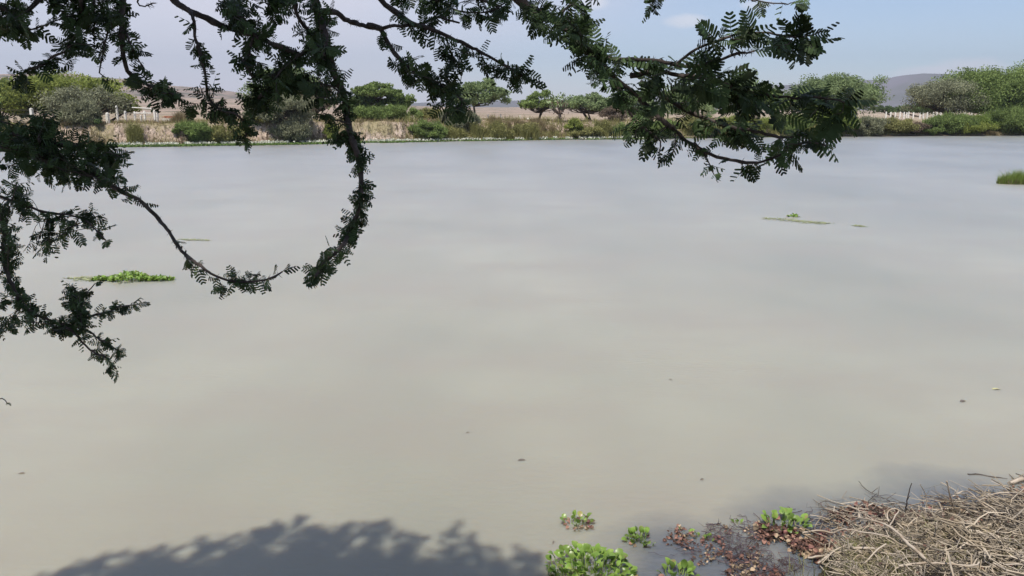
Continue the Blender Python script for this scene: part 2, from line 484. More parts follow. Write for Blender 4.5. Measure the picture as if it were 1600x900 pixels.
# ripples: patches of fine wavelets over a calmer, slightly rough surface
pw = n.new('ShaderNodeMath'); pw.operation = 'POWER'; pa = n.new('ShaderNodeMath'); pa.operation = 'MULTIPLY'; l.new(NZ(.21, 2, (.6, 1.3, 1)), pa.inputs[0]); pa.inputs[1].default_value = 1.42
l.new(pa.outputs[0], pw.inputs[0]); pw.inputs[1].default_value = 5; patch = pw.outputs[0]
fine = NZ(9, 3, (.55, 1.7, 1)); 
big = NZ(1.6, 3, (.6, 1.5, 1))
mm = n.new('ShaderNodeMath'); mm.operation = 'MULTIPLY'; fs = n.new('ShaderNodeMath'); fs.operation = 'SUBTRACT'; l.new(fine, fs.inputs[0]); fs.inputs[1].default_value = .5; l.new(fs.outputs[0], mm.inputs[0]); l.new(patch, mm.inputs[1])
ma = n.new('ShaderNodeMath'); ma.operation = 'MULTIPLY_ADD'; l.new(big, ma.inputs[0]); ma.inputs[1].default_value = .2; l.new(mm.outputs[0], ma.inputs[2])
b = n.new('ShaderNodeBump'); b.inputs['Distance'].default_value = .03; l.new(ma.outputs[0], b.inputs['Height']); l.new(b.outputs[0], p.inputs['Normal'])
p.inputs['Specular IOR Level'].default_value = 0
gl = n.new('ShaderNodeBsdfGlossy'); gl.distribution = 'MULTI_GGX'; l.new(MR(NZ(.09, 3, (1, .5, 1)), .35, .65, .33, .42), gl.inputs['Roughness']); l.new(b.outputs[0], gl.inputs['Normal'])
fr = n.new('ShaderNodeFresnel'); fr.inputs['IOR'].default_value = 1.55
mxs = n.new('ShaderNodeMixShader'); l.new(fr.outputs[0], mxs.inputs[0]); l.new(p.outputs[0], mxs.inputs[1]); l.new(gl.outputs[0], mxs.inputs[2]); l.new(mxs.outputs[0], n['Material Output'].inputs['Surface'])
mb = MB()
rad = np.concatenate([np.linspace(.5, 12, 24), np.geomspace(13, 135, 30)])
aa = np.linspace(-R(110), R(110), 90)
A, T = np.meshgrid(aa, rad, indexing='ij')
idx = np.arange(A.size).reshape(A.shape)
f = np.stack([idx[:-1, :-1], idx[:-1, 1:], idx[1:, 1:], idx[1:, :-1]], -1).reshape(-1, 4)[:, ::-1]
mb.add(np.stack([T * np.sin(A), T * np.cos(A), 0 * A], -1).reshape(-1, 3), f)
tag(mb.build('water', wm, smooth=True), 'still silty grey brown pond water', kind='structure')

# haze
hm = bpy.data.materials.new('haze_air'); hm.use_nodes = True
n, l = hm.node_tree.nodes, hm.node_tree.links
n.clear(); o_ = n.new('ShaderNodeOutputMaterial'); pv = n.new('ShaderNodeVolumePrincipled')
pv.inputs['Density'].default_value = 2.0e-4; pv.inputs['Color'].default_value = (.74, .83, .97, 1); pv.inputs['Anisotropy'].default_value = .2
l.new(pv.outputs[0], o_.inputs['Volume'])
mb = MB()
x0, x1, y0, y1, z0, z1 = -4900, 4900, -4900, 4900, -12.0, 330.0
V = [(x0, y0, z0), (x1, y0, z0), (x1, y1, z0), (x0, y1, z0), (x0, y0, z1), (x1, y0, z1), (x1, y1, z1), (x0, y1, z1)]
mb.add(V, [(3, 2, 1, 0), (4, 5, 6, 7), (0, 1, 5, 4), (1, 2, 6, 5), (2, 3, 7, 6), (3, 0, 4, 7)])
tag(mb.build('haze', hm), 'thin pale haze over the whole view', kind='stuff')

# ------------------------------------------------------------------ far vegetation
LEAF = {
    'yellowgreen': mat('yellow_green_leaves', (.27, .31, .075), .7, .2, (.55, 1.45), transl=.35),
    'green': mat('green_leaves', (.21, .275, .085), .7, .2, (.5, 1.5), transl=.35),
    'dark': mat('dark_green_leaves', (.115, .165, .06), .7, .2, (.5, 1.5), transl=.3),
    'grey': mat('grey_green_leaves', (.26, .265, .165), .8, .2, (.5, 1.45), transl=.25),
    'pale': mat('pale_green_leaves', (.245, .31, .14), .75, .2, (.55, 1.4), transl=.35),
    'olive': mat('olive_leaves', (.29, .28, .105), .8, .2, (.5, 1.5), transl=.3),
    'tan': mat('straw_blades', (.34, .27, .15), .85, .15, (.6, 1.35), transl=.3),
    'lime': mat('lime_leaves', (.23, .30, .065), .65, .25, (.6, 1.4), transl=.35),
    'brown': mat('bare_brown_twigs', (.16, .12, .085), .85, .15, (.6, 1.35)),
}
BARK = mat('grey_bark', (.10, .078, .06), .9, .2, noise=(3, (.05, .04, .032), .4, .6))

def site(px, off):
    az = math.atan((px - 800) / (F * .984)); r = float(shore(np.array([az]))[0]) + off
    x, y = r * math.sin(az), r * math.cos(az)
    return np.array([x, y, hz(x, y)]), r

def crown_pts(C, rx, ry, rz, nclump, per, flat=False, spread=.24, bottom_cut=-.5):
    cl = []
    while len(cl) < nclump:
        d = unit(RNG.normal(size=3)); rad = RNG.uniform(.45, 1) ** .5
        q = d * rad
        if q[2] < bottom_cut: continue
        if flat: q[2] = q[2] * (1 - .6 * (q[0] ** 2 + q[1] ** 2)) + .25 * (1 - (q[0] ** 2 + q[1] ** 2))
        cl.append(q)
    cl = np.array(cl)
    cs = C + cl * np.array([rx, ry, rz]) * RNG.uniform(.68, 1.16, (nclump, 1))
    tw = RNG.uniform(.0, 1, nclump)
    pts = []; tints = []
    for i, c0 in enumerate(cs):
        m = int(per * RNG.uniform(.4, 1.6))
        d = unit(RNG.normal(size=(m, 3))) * (RNG.uniform(0, 1, (m, 1)) ** .5 * 1.75) * np.array([1, 1, .62]) * spread * (min(rx, rz) + .3 * rx) * RNG.uniform(.6, 1.15)
        pts.append(c0 + d); tints.append(np.clip(tw[i] * .5 + RNG.uniform(0, .5, m), 0, 1))
    return cs, np.concatenate(pts), np.concatenate(tints)

def tree(name, px, top, cbot, w, off, col, label, cat='tree', dens=1.0, flat=False, lean=0.0, trunks=1, group=None, leaf=.17, bark=BARK, depth=.8, trunk_r=.13, base_px=None):
    base, r = site(px if base_px is None else base_px, off)
    T = hor(px, top, r); Bm = hor(px, cbot, r)
    rz = max((T[2] - Bm[2]) / 2, .5); rx = w / F * r / 2
    C = np.array([T[0], T[1], (T[2] + Bm[2]) / 2])
    nleaf = dens * 9500 * (rx * rz / 7.0) ** .8 / (leaf / .17) ** 1.4
    nc = int(max(22, 60 * (rx * rz / 6) ** .6))
    cs, P, tn = crown_pts(C, rx, rx * depth, rz, nc, nleaf / nc, flat, spread=.20 if not flat else .2)
    root = empty(name, base); tag(root, label, cat, group)
    mb = MB(); leafquads(mb, P, leaf * 1.12, tint=tn); mb.build('crown', LEAF[col], root, origin=base)
    mt = MB()
    for k in range(trunks):
        b0 = base + np.array([RNG.uniform(-.25, .25) * (k > 0) * 2, RNG.uniform(-.2, .2), -.2])
        fork = C + np.array([lean * rx + RNG.uniform(-.25, .25) * rx, 0, -rz * .75])
        fork[2] = max(fork[2], base[2] + .5)
        mid = (b0 + fork) / 2 + RNG.normal(size=3) * .12
        pt = smooth_path([b0, mid, fork], .4)
        tube(mt, pt, np.linspace(trunk_r * 1.2, trunk_r * .75, len(pt)), 7)
        for c0 in cs[k::trunks][:14]:
            m_ = (fork + c0) / 2 + RNG.normal(size=3) * .2 + np.array([0, 0, -.1 * rz])
            pp = smooth_path([fork, m_, c0], .5)
            tube(mt, pp, np.linspace(trunk_r * .55, .018, len(pp)), 5)
            for q in range(3):
                e = c0 + RNG.normal(size=3) * .10 * rx * np.array([1, 1, .6]); tube(mt, [m_, (m_ + e) / 2 + RNG.normal(size=3) * .06, e], [.03, .022, .01], 4)
    mt.build('trunk', bark, root, origin=base, smooth=True)
    return root

def bush(name, px, top, w, off, col, label, cat='bush', style='leaf', dens=1.0, leaf=.13, group=None, base_y=None, depth=.6):
    base, r = site(px, off)
    T = hor(px, top, r); H = max(T[2] - base[2], .5); rx = w / F * r / 2 * 1.22
    root = empty(name, base); tag(root, label, cat, group)
    mb = MB(); ms = MB()
    if style == 'leaf':
        C = np.array([base[0], base[1], base[2] + H * .46])
        nl = dens * 9500 * (rx * H / 5) ** .8
        nc = int(max(18, 46 * (rx * H / 5) ** .6))
        cs, P, tn = crown_pts(C, rx * .9, rx * depth, H * .45, nc, nl / nc, spread=.24, bottom_cut=-1)
        kb = int(nl * .16); Bp = P[RNG.integers(0, len(P), kb)].copy(); Bp[:, 2] -= .1
        blades(mb, Bp, H * .34, .06, .45)
        g_ = height(P[:, 0], P[:, 1]); keep = P[:, 2] > np.maximum(g_, 0) - .05
        leafquads(mb, P[keep], leaf, tint=tn[keep], updir=.5)
        for c0 in cs: tube(ms, [base + RNG.normal(size=3) * [.2, .15, 0], (base + c0) / 2 + RNG.normal(size=3) * .12, c0], [.035, .025, .012], 4)
        mb.build('crown', LEAF[col], root, origin=base); ms.build('stem', BARK, root, origin=base)
    else:
        nl = int(dens * 4200 * (rx * H / 5) ** .7)
        nt = max(6, int(rx * 5))
        tc = np.stack([RNG.uniform(-1, 1, nt) * rx * .9, RNG.uniform(-1, 1, nt) * rx * depth * .6], 1)
        th = H * RNG.uniform(.55, 1.08, nt) * (1 - .45 * np.abs(tc[:, 0] / rx) ** 2)
        k = RNG.integers(0, nt, nl)
        B = np.zeros((nl, 3)); B[:, :2] = base[:2] + tc[k] + RNG.normal(size=(nl, 2)) * .16
        B[:, 2] = np.maximum(height(B[:, 0], B[:, 1]), 0) - .04
        blades(mb, B, th[k] + (base[2] - B[:, 2]) * .5, .05, .2, seg=2)
        mb.build('blades', LEAF[col], root, origin=base)
        if col != 'tan':
            k2 = RNG.integers(0, nt, nl // 3)
            P = np.zeros((len(k2), 3)); P[:, :2] = base[:2] + tc[k2] + RNG.normal(size=(len(k2), 2)) * .22
            P[:, 2] = base[2] + th[k2] * RNG.uniform(.2, .95, len(k2))
            ml = MB(); leafquads(ml, P, .11); ml.build('leaves', LEAF[col], root, origin=base)
    return root

# trees, left to right
G1 = 'trees beyond the far bank'
tree('broadleaf_tree', -8, 122, 196, 92, 11, 'dark', 'dark green tree cut by the left edge of the photo', group=G1, dens=1.3)
tree('broadleaf_tree', 92, 118, 186, 175, 13, 'yellowgreen', 'broad yellow green tree at the left, tallest crown there', group=G1, dens=1.5, trunks=3)
tree('mesquite_tree', 122, 134, 189, 120, 7, 'grey', 'grey half bare spreading tree in front of the broad yellow green crown', group=G1, dens=.75, trunks=3, leaf=.13)
tree('broadleaf_tree', 186, 142, 184, 42, 10, 'yellowgreen', 'small yellow green tree at the right flank of the left grove', group=G1, dens=1.2)
tree('mesquite_tree', 452, 108, 186, 120, 14, 'pale', 'tall pale green tree behind the hanging centre branch', group=G1, dens=1.1, trunks=2)
tree('mesquite_tree', 494, 126, 182, 70, 9, 'brown', 'nearly leafless brown tree with dark crooked limbs', group=G1, dens=.35, trunks=2, trunk_r=.2, leaf=.1)
tree('acacia_tree', 585, 131, 158, 74, 12, 'green', 'flat topped acacia with layered deep green crown', group=G1, dens=2.0, flat=True, trunks=1, trunk_r=.14)
t2 = tree('acacia_tree', 573, 148, 182, 72, 12.6, 'dark', 'dark lower acacia right under the flat topped one', group=G1, dens=1.6)
tree('broadleaf_tree', 624, 144, 176, 44, 11, 'green', 'small round bright green tree just right of the flat topped acacia', group=G1, dens=1.1)
tree('mesquite_tree', 752, 125, 172, 84, 10, 'pale', 'rounded pale green tree on one thin dark forked trunk', group=G1, dens=1.1, base_px=742, trunk_r=.16, lean=-.25)
tree('acacia_tree', 840, 148, 178, 66, 10, 'green', 'dark domed umbrella tree left of the prickly pear', group=G1, dens=1.3, flat=True, trunks=3)
tree('acacia_tree', 918, 149, 180, 92, 10, 'pale', 'light green umbrella tree right of the prickly pear', group=G1, dens=1.1, flat=True, trunks=4)
tree('mesquite_tree', 1000, 150, 190, 60, 10, 'pale', 'pale tree half hidden by the leafy right branch', group=G1)
tree('mesquite_tree', 1075, 135, 188, 80, 13, 'pale', 'pale green tree behind the middle of the leafy right branch', group=G1)
tree('mesquite_tree', 1158, 116, 178, 74, 16, 'pale', 'hazy pale green tree peeping above the leafy right branch', group=G1, dens=1.0)
tree('broadleaf_tree', 1206, 136, 182, 56, 13, 'green', 'lower green tree right of the hazy pale one', group=G1)
tree('mesquite_tree', 1312, 118, 182, 138, 13, 'pale', 'large rounded mesquite with pale crown left of the far ridge gap', group=G1, dens=1.35, trunks=2)
tree('mesquite_tree', 1262, 140, 180, 60, 12, 'green', 'low green tree against the left flank of the large rounded mesquite', group=G1, dens=1)
tree('mesquite_tree', 1488, 124, 182, 112, 10, 'grey', 'dull grey green tree leaning on a dark crooked trunk', group=G1, dens=1.4, trunk_r=.28, leaf=.13, base_px=1480)
tree('broadleaf_tree', 1560, 108, 188, 150, 9, 'green', 'massive deep green tree at the right edge, tallest on the far bank', group=G1, dens=1.9, trunks=3)
tree('broadleaf_tree', 1652, 116, 190, 120, 8, 'green', 'green tree mostly cut off by the right edge of the photo', group=G1, dens=1.5)
G2 = 'low trees across the far field'
for px, top, w, off, lab in [(1382, 166, 34, 90, 'leftmost of the low dark trees in the right field gap'),
                             (1418, 164, 46, 95, 'middle low dark tree in the right field gap'),
                             (1452, 160, 44, 80, 'rightmost low dark tree in the right field gap, by the grey tree')]:
    tree('broadleaf_tree', px, top, 178, w, off, 'dark', lab, group=G2, dens=.6, leaf=.3, trunk_r=.2)

# bushes on and behind the bank
G3 = 'bushes on the far bank'
for a in [
    (20, 190, 60, 3, 'olive', 'dull bush at the far left below the dark edge tree', 'leaf', .8),
    (152, 158, 46, 3.5, 'grey', 'grey green bush hanging down the bank below the half bare tree', 'leaf', 1.2),
    (163, 176, 40, 3.8, 'dark', 'dark bush tucked behind the grey hanging one', 'leaf', .9),
    (228, 188, 18, 1.4, 'olive', 'thin reedy tuft climbing the bare bank below the white posts', 'reed', 1.0),
    (305, 168, 26, 3.2, 'tan', 'tall straw coloured cane clump beside the last white posts', 'reed', .9),
    (322, 186, 44, 1.2, 'green', 'green low bush at the waterline below the straw canes', 'leaf', 1.2),
    (368, 192, 54, 1.3, 'olive', 'olive low bush at the waterline left of the big grey one', 'leaf', 1.0),
    (420, 182, 40, 2.6, 'olive', 'olive bush at the left shoulder of the big grey bush', 'leaf', 1.0),
    (452, 150, 88, 2.2, 'grey', 'big grey green bush reaching from the bank top to the water', 'leaf', 1.5),
    (470, 186, 50, .9, 'grey', 'low skirt bush at the waterline in front of the big grey one', 'leaf', 1.2),
    (528, 190, 18, 1.3, 'yellowgreen', 'small yellowish bush beside the hanging centre branch', 'leaf', .9),
    (590, 166, 60, 6, 'green', 'green thicket under the flat topped acacia', 'leaf', 1.1),
    (628, 166, 66, 7, 'green', 'green thicket under the small round tree', 'leaf', 1.2),
    (678, 168, 50, 8, 'olive', 'low olive scrub behind the short fence posts', 'leaf', .8),
    (672, 190, 56, 1.5, 'green', 'bright green bush at the right end of the bare bank', 'leaf', 1.1),
    (722, 170, 56, 2.6, 'grey', 'grey green bush below the thin forked tree', 'leaf', 1.2),
    (712, 196, 52, 1.0, 'olive', 'olive reeds at the waterline below the grey green bush', 'reed', 1.3),
    (765, 186, 60, 1.6, 'olive', 'olive cane bed right of the forked trunk', 'reed', 1.5),
    (806, 184, 64, 1.6, 'olive', 'middle olive cane bed before the umbrella trees', 'reed', 1.6),
    (838, 178, 44, 2.2, 'tan', 'straw topped canes left of the prickly pear', 'reed', 1.0),
    (792, 176, 50, 3.2, 'tan', 'straw coloured grasses rising behind the middle cane bed', 'reed', .9),
    (895, 184, 26, 2.2, 'yellowgreen', 'yellow green bush right beside the prickly pear', 'leaf', .9),
    (912, 196, 44, 1.1, 'olive', 'low olive bush at the waterline below the light umbrella tree', 'leaf', 1.1),
    (936, 182, 26, 2.0, 'olive', 'upright olive bush left of the leafy right branch', 'reed', 1.1),
    (972, 190, 48, 1.4, 'green', 'green rushes just left of the leafy right branch', 'reed', 1.4),
    (952, 166, 40, 6, 'brown', 'bare brown thorn bush behind the green rushes', 'leaf', .4),
    (1020, 184, 60, 1.6, 'green', 'green bush behind the drooping leaf cluster of the right branch', 'leaf', 1.0),
    (1085, 180, 70, 1.8, 'olive', 'olive bush behind the middle of the right branch', 'leaf', 1.0),
    (1150, 178, 70, 1.8, 'yellowgreen', 'yellow green bush behind the right branch tip', 'leaf', 1.0),
    (1222, 178, 66, 1.8, 'green', 'green bush behind the drooping twigs right of the branch', 'leaf', 1.1),
    (1282, 168, 66, 2.0, 'lime', 'lime green bush below the large rounded mesquite', 'leaf', 1.3),
    (1258, 188, 50, 1.0, 'olive', 'olive low bush left of the lime green one', 'leaf', 1.1),
    (1328, 182, 58, 1.3, 'grey', 'grey thorny bush at the waterline right of the lime green one', 'leaf', 1.4),
    (1372, 184, 58, 1.5, 'olive', 'olive bush below the small white field posts', 'leaf', 1.3),
    (1404, 190, 44, 1.2, 'brown', 'brownish half dry bush at the waterline below the field posts', 'leaf', 1.1),
    (1428, 192, 40, 1.2, 'green', 'green bush between brown bush and grey green mound', 'leaf', 1.2),
    (1458, 178, 66, 2.0, 'green', 'grey green mound in front of the leaning tree', 'leaf', 1.3),
    (1486, 190, 56, 1.2, 'yellowgreen', 'yellowish bush at the waterline below the leaning trunk', 'leaf', 1.3),
    (1512, 180, 44, 2.6, 'lime', 'lime green bush right of the leaning trunk', 'leaf', 1.1),
    (1518, 200, 26, .9, 'tan', 'dead straw coloured clump low at the waterline on the right', 'reed', 1.0),
    (1550, 168, 62, 1.6, 'green', 'deep green bush below the massive tree', 'leaf', 1.5),
    (1592, 180, 60, 1.4, 'yellowgreen', 'yellow green bush at the right edge of the photo', 'leaf', 1.3),
    (1640, 178, 60, 1.6, 'green', 'bush beyond the right edge of the photo', 'leaf', 1.0),
]:
    px, top, w, off, col, lab, st, dn = a
    bush('reed_clump' if st == 'reed' else 'bush', px, top, w, off, col, lab, 'reeds' if st == 'reed' else 'bush', st, dn,
         group='reed clumps on the far bank' if st == 'reed' else G3)

# prickly pear tree
base, r = site(871, 5)
pp = tag(empty('prickly_pear_cactus', base), 'tall tree-like prickly pear with pale green pads on a brown trunk', 'cactus')
m_pad = mat('cactus_pad', (.22, .27, .13), .6, .3, (.7, 1.4)); m_old = mat('cactus_trunk', (.20, .145, .115), .9, .2, (.6, 1.3))
mp_ = MB(); mo = MB()
Ct = hor(872, 160, r); s_ = r / F
def pad(mb, c, a, b, th, up, nrm, tint):
    nrm = unit(nrm); up = unit(up - nrm * np.dot(up, nrm)); sd = np.cross(up, nrm)
    th_ = np.linspace(0, 2 * math.pi, 10, endpoint=False)
    ring = [c + up * (a * math.cos(t) + a) + sd * b * math.sin(t) for t in th_]
    ctr = c + up * a
    V = ring + [ctr + nrm * th, ctr - nrm * th]
    mb.add(V, [(i, (i + 1) % 10, 10) for i in range(10)] + [((i + 1) % 10, i, 11) for i in range(10)], tint)
tips = [base + np.array([0, 0, .2])]
trunk_top = base + np.array([0, 0, (Ct[2] - base[2]) * .42])
for k in range(11):
    a = 2 * math.pi * k / 11
    e = Ct + np.array([math.cos(a) * 15 * s_, math.sin(a) * 12 * s_, RNG.uniform(-6, 6) * s_])
    P = smooth_path([trunk_top + RNG.normal(size=3) * .1, (trunk_top + e) / 2 + RNG.normal(size=3) * .15, e], .3)
    tube(mo, P, np.linspace(.13, .07, len(P)), 6)
P = smooth_path([base + [0, 0, -.2], (base + trunk_top) / 2 + [.1, 0, 0], trunk_top], .3); tube(mo, P, np.linspace(.25, .18, len(P)), 8)
for k in range(150):
    d = unit(RNG.normal(size=3)); q = Ct + d * np.array([19, 15, 15]) * s_ * RNG.uniform(.45, .95)
    pad(mp_, q, RNG.uniform(.14, .2), RNG.uniform(.09, .13), .03, np.array([d[0] * .6, d[1] * .6, .9]) + RNG.normal(size=3) * .25, RNG.normal(size=3), RNG.uniform(0, 1))
for k in range(70):
    q = base + np.array([RNG.normal() * 8 * s_, RNG.normal() * 6 * s_, RNG.uniform(-.9, 1.5)])
    q[2] = max(q[2], hz(q[0], q[1]) + .2)
    pad(mo, q, RNG.uniform(.13, .2), RNG.uniform(.07, .11), .03, np.array([RNG.normal() * .3, RNG.normal() * .3, -1]), RNG.normal(size=3), RNG.uniform(0, 1))
mp_.build('crown', m_pad, pp, origin=base); mo.build('trunk', m_old, pp, origin=base)

# fences with white concrete posts
m_post = mat('white_concrete', (.8, .77, .7), .8, .2, noise=(4, (.45, .42, .37), .5, .7))
m_wire = mat('fence_wire', (.18, .16, .14), .6, .4)
def fence(posts, label, wires=(.5, .8, 1.1), rad=.08, rail=None):
    pts = []
    for (px, ytop, off) in posts:
        b0, r = site(px, off); t = hor(px, ytop, r); pts.append((b0, max(t[2] - b0[2], .6)))
    root = tag(empty('post_fence', pts[0][0]), label, 'fence', 'fences beyond the bank')
    for b0, h in pts:
        mbp = MB(); w_ = rad
        tube(mbp, [b0 + [0, 0, -.2], b0 + [0, 0, h * .5], b0 + [0, 0, h]], [w_, w_ * .97, w_ * .9], 4)
        mbp.build('post', m_post, root, origin=pts[0][0])
    mw_ = MB()
    for (b0, h), (b1, h1) in zip(pts[:-1], pts[1:]):
        for z in wires:
            a_, b_ = b0 + [0, 0, z * h / 1.2], b1 + [0, 0, z * h1 / 1.2]
            tube(mw_, [a_, (a_ + b_) / 2 - [0, 0, .02], b_], .012, 3, cap=False)
    mw_.build('wire', m_wire, root, origin=pts[0][0])
    if rail:
        mr_ = MB()
        for (p0, y0_, p1, y1_, off) in rail:
            _, r = site((p0 + p1) / 2, off); tube(mr_, [hor(p0, y0_, r), hor(p1, y1_, r)], .06, 4)
        mr_.build('rail', m_post, root, origin=pts[0][0])
    return root
fence([(-34, 168, 5.6), (5, 169, 5.6), (80, 170, 5.6), (193, 177, 5.6)], 'wire fence with three thick white posts before the left grove', rad=.2)
fence([(208, 166, 6), (220, 174, 6.3), (234, 175, 6.6), (243, 181, 9), (249, 174, 7), (264, 173, 7.2), (268, 172, 7.6), (316, 174, 8)],
      'white post corral fence with pale rail above the bare bank', rad=.13, rail=[(206, 168, 240, 170, 5.9), (209, 177, 236, 177, 6.4)])
fence([(520, 182, 8), (560, 181, 8), (640, 179, 8), (653, 180, 8), (660, 179, 8), (700, 181, 8), (746, 181, 9), (764, 179, 9), (783, 178, 9), (812, 181, 10)],
      'thin post fence crossing the dry field behind the middle of the bank', rad=.08)
fence([(1361 + d, 175 + (i * 7 % 3) * .6, 50) for i, d in enumerate((0, 7, 14, 21, 27, 31, 34, 41, 51, 56, 62, 71, 76, 82, 91, 100, 108, 118, 128, 140))],
      'row of short white posts before the field in the right gap', wires=(.4, .8), rad=.17)
# field objects
m_rock = mat('pale_rock', (.62, .58, .50), .9, .2, noise=(2, (.42, .38, .32), .45, .65)); m_brick = mat('red_brick', (.42, .17, .10), .9, .2, (.6, 1.3))
def blob(mb, c, rx, ry, rz, tint=.5):
    nu, nv = 14, 9
    U, Vv = np.meshgrid(np.linspace(0, 2 * math.pi, nu, endpoint=False), np.linspace(0.02, math.pi - .02, nv), indexing='ij')
    D = np.stack([np.cos(U) * np.sin(Vv), np.sin(U) * np.sin(Vv), np.cos(Vv)], -1)
    k = 1 + .22 * fbm(D[..., 0] * 2 + c[0], D[..., 1] * 2 + D[..., 2] * 1.7 + c[1], 3)
    P = c + D * k[..., None] * np.array([rx, ry, rz])
    idx = np.arange(nu * nv).reshape(nu, nv); nx = np.roll(idx, -1, 0)
    mb.add(P.reshape(-1, 3), np.stack([idx[:, :-1], idx[:, 1:], nx[:, 1:], nx[:, :-1]], -1).reshape(-1, 4), tint)
for px, y, wpx, off, lab in [(499, 182, 15, 6, 'large rounded pale boulder beside the leafless brown tree'),
                             (826, 181, 9, 9, 'small pale boulder in dry grass left of the dark umbrella tree'),
                             (512, 184, 6, 6, 'small upright pale stone right of the large boulder')]:
    b0, r = site(px, off); mb = MB(); hw = wpx / F * r / 2
    blob(mb, b0 + [0, 0, hw * .35], hw, hw * .8, hw * .62)
    o = mb.build('boulder', m_rock, None, origin=b0, smooth=True); tag(o, lab, 'rock', 'pale boulders')
b0, r = site(285, 7)
bp = tag(empty('brick_pile', b0), 'pale block stack topped with red bricks behind the bare bank', 'bricks')
mb = MB(); mr2 = MB()
def boxm(mb, c, sx_, sy_, sz_, rz_=0, tint=.5):
    V = np.array([(x, y, z) for z in (-1, 1) for y in (-1, 1) for x in (-1, 1)], float) * [sx_ / 2, sy_ / 2, sz_ / 2]
    ca, sa = math.cos(rz_), math.sin(rz_); V = V @ np.array([[ca, sa, 0], [-sa, ca, 0], [0, 0, 1]]) + c
    mb.add(V, [(0, 2, 3, 1), (4, 5, 7, 6), (0, 1, 5, 4), (2, 6, 7, 3), (0, 4, 6, 2), (1, 3, 7, 5)], tint)
for i in range(5):
    for k in range(2): boxm(mb, b0 + [(i - 2) * .29, RNG.uniform(-.03, .03), .12 + k * .24], .275, .4, .225, RNG.uniform(-.04, .04))
for i in range(26): boxm(mr2, b0 + [RNG.uniform(-.65, .65), RNG.uniform(-.15, .15), .53 + .08 * (i % 3)], .24, .12, .07, RNG.uniform(-.5, .5), RNG.uniform(0, 1))
mb.build('blocks', m_rock, bp, origin=b0); mr2.build('bricks', m_brick, bp, origin=b0)

# dry grass on the bank, water plants along the waterline
def strip(px0, px1, s0, s1, n):
    px = RNG.uniform(px0, px1, n); az = np.arctan((px - 800) / (F * .984)); rr = shore(az) + RNG.uniform(s0, s1, n)
    P = np.stack([rr * np.sin(az), rr * np.cos(az)], 1)
    return np.concatenate([P, height(P[:, 0], P[:, 1])[:, None]], 1), px
mb = MB()
for (a, b_, s0, s1, n_, h) in [(-60, 1000, 2.5, 7, 9000, .34), (-60, 1000, .8, 2.6, 3500, .3), (-60, 1000, 6, 22, 6000, .35), (1000, 1700, 1, 30, 6000, .4), (820, 900, .6, 3, 1200, .4)]:
    P, px = strip(a, b_, s0, s1, n_)
    k = fbm(P[:, 0] * .5, P[:, 1] * .5, 3) > -.12
    blades(mb, P[k], h, .05, .3)
P, px = strip(-60, 1000, .6, 4.5, 420)
for p_ in P:
    if p_[2] < .2: continue
    mbs = RNG.integers(10, 34); q_ = p_ + RNG.normal(size=(mbs, 3)) * [.28, .28, .1]; q_[:, 2] = height(q_[:, 0], q_[:, 1]) - .03
    blades(mb, q_, RNG.uniform(.35, .75), .05, .5, tint=RNG.uniform(-.8, .9))
tag(mb.build('dry_grass', LEAF['tan']), 'dry straw coloured grass along the far bank', 'grass', kind='stuff')
mb = MB()
for (a, b_, n_, h) in [(640, 1000, 5200, .95), (1000, 1700, 8500, 1.0), (-60, 640, 1500, .7)]:
    P, px = strip(a, b_, .5, 4.5, n_); k = fbm(px * .05, P[:, 1] * .6, 3) > -.25
    blades(mb, P[k], h, .06, .35)
tag(mb.build('tall_weeds', LEAF['olive']), 'tall olive weeds filling the gaps between the far bank bushes', 'weeds', kind='stuff')
mb = MB()
P, px = strip(-60, 1000, .3, 4, 5200); k = fbm(P[:, 0] * .8 + 9, P[:, 1] * .8, 3) > .15
blades(mb, P[k], .38, .06, .3)
tag(mb.build('green_grass', LEAF['olive']), 'greenish weeds on the slope of the far bank', 'grass', kind='stuff')
mb = MB(); mf = MB()
for (a, b_, s0, s1, n_) in [(150, 520, -2.6, .5, 9000), (520, 1000, -.9, .5, 5200), (600, 640, -1.8, .4, 700), (1000, 1300, -.3, .4, 500)]:
    P, px = strip(a, b_, s0, s1, n_); P[:, 2] = np.maximum(P[:, 2], 0) + RNG.uniform(.02, .14, len(P))
    k = fbm(P[:, 0] * .6, P[:, 1] * .6, 3) > -.45
    leafquads(mb, P[k], .15, updir=1.5)
for (a, b_, s0, s1, n_) in [(190, 1000, -.6, .5, 4200)]:
    P, px = strip(a, b_, s0, s1, n_); k = fbm(px * .09, px * 0, 2) > -.35
    P = P[k]; P[:, 2] = np.maximum(P[:, 2], 0) + RNG.uniform(.12, .32, len(P))
    leafquads(mf, P, .17, updir=.4, aspect=1.0)
m_wp = mat('water_plant_leaf', (.13, .20, .05), .6, .3, (.6, 1.5), transl=.3)
m_fl = mat('pale_bloom', (.72, .72, .60), .8, .2, (.7, 1.2), transl=.2)
tag(mb.build('water_plants', m_wp), 'green floating plants lining the far waterline', 'plants', kind='stuff')
tag(mf.build('pale_blooms', m_fl), 'whitish blooms in a line along the far waterline', 'flowers', kind='stuff')

# ------------------------------------------------------------------ floating plants
m_hy = mat('hyacinth_leaf', (.21, .33, .06), .32, .5, (.55, 1.5), transl=.35, noise=(30, (.30, .38, .10), .5, .7), noise2=(11, (.30, .23, .09), .60, .68))
m_st = mat('hyacinth_stalk', (.24, .33, .10), .45, .4, (.7, 1.3))
m_dead = mat('dead_leaf', (.17, .09, .065), .7, .3, (.35, 2.2), transl=.1, noise=(5, (.30, .22, .14), .5, .56), noise2=(14, (.12, .05, .045), .56, .62))

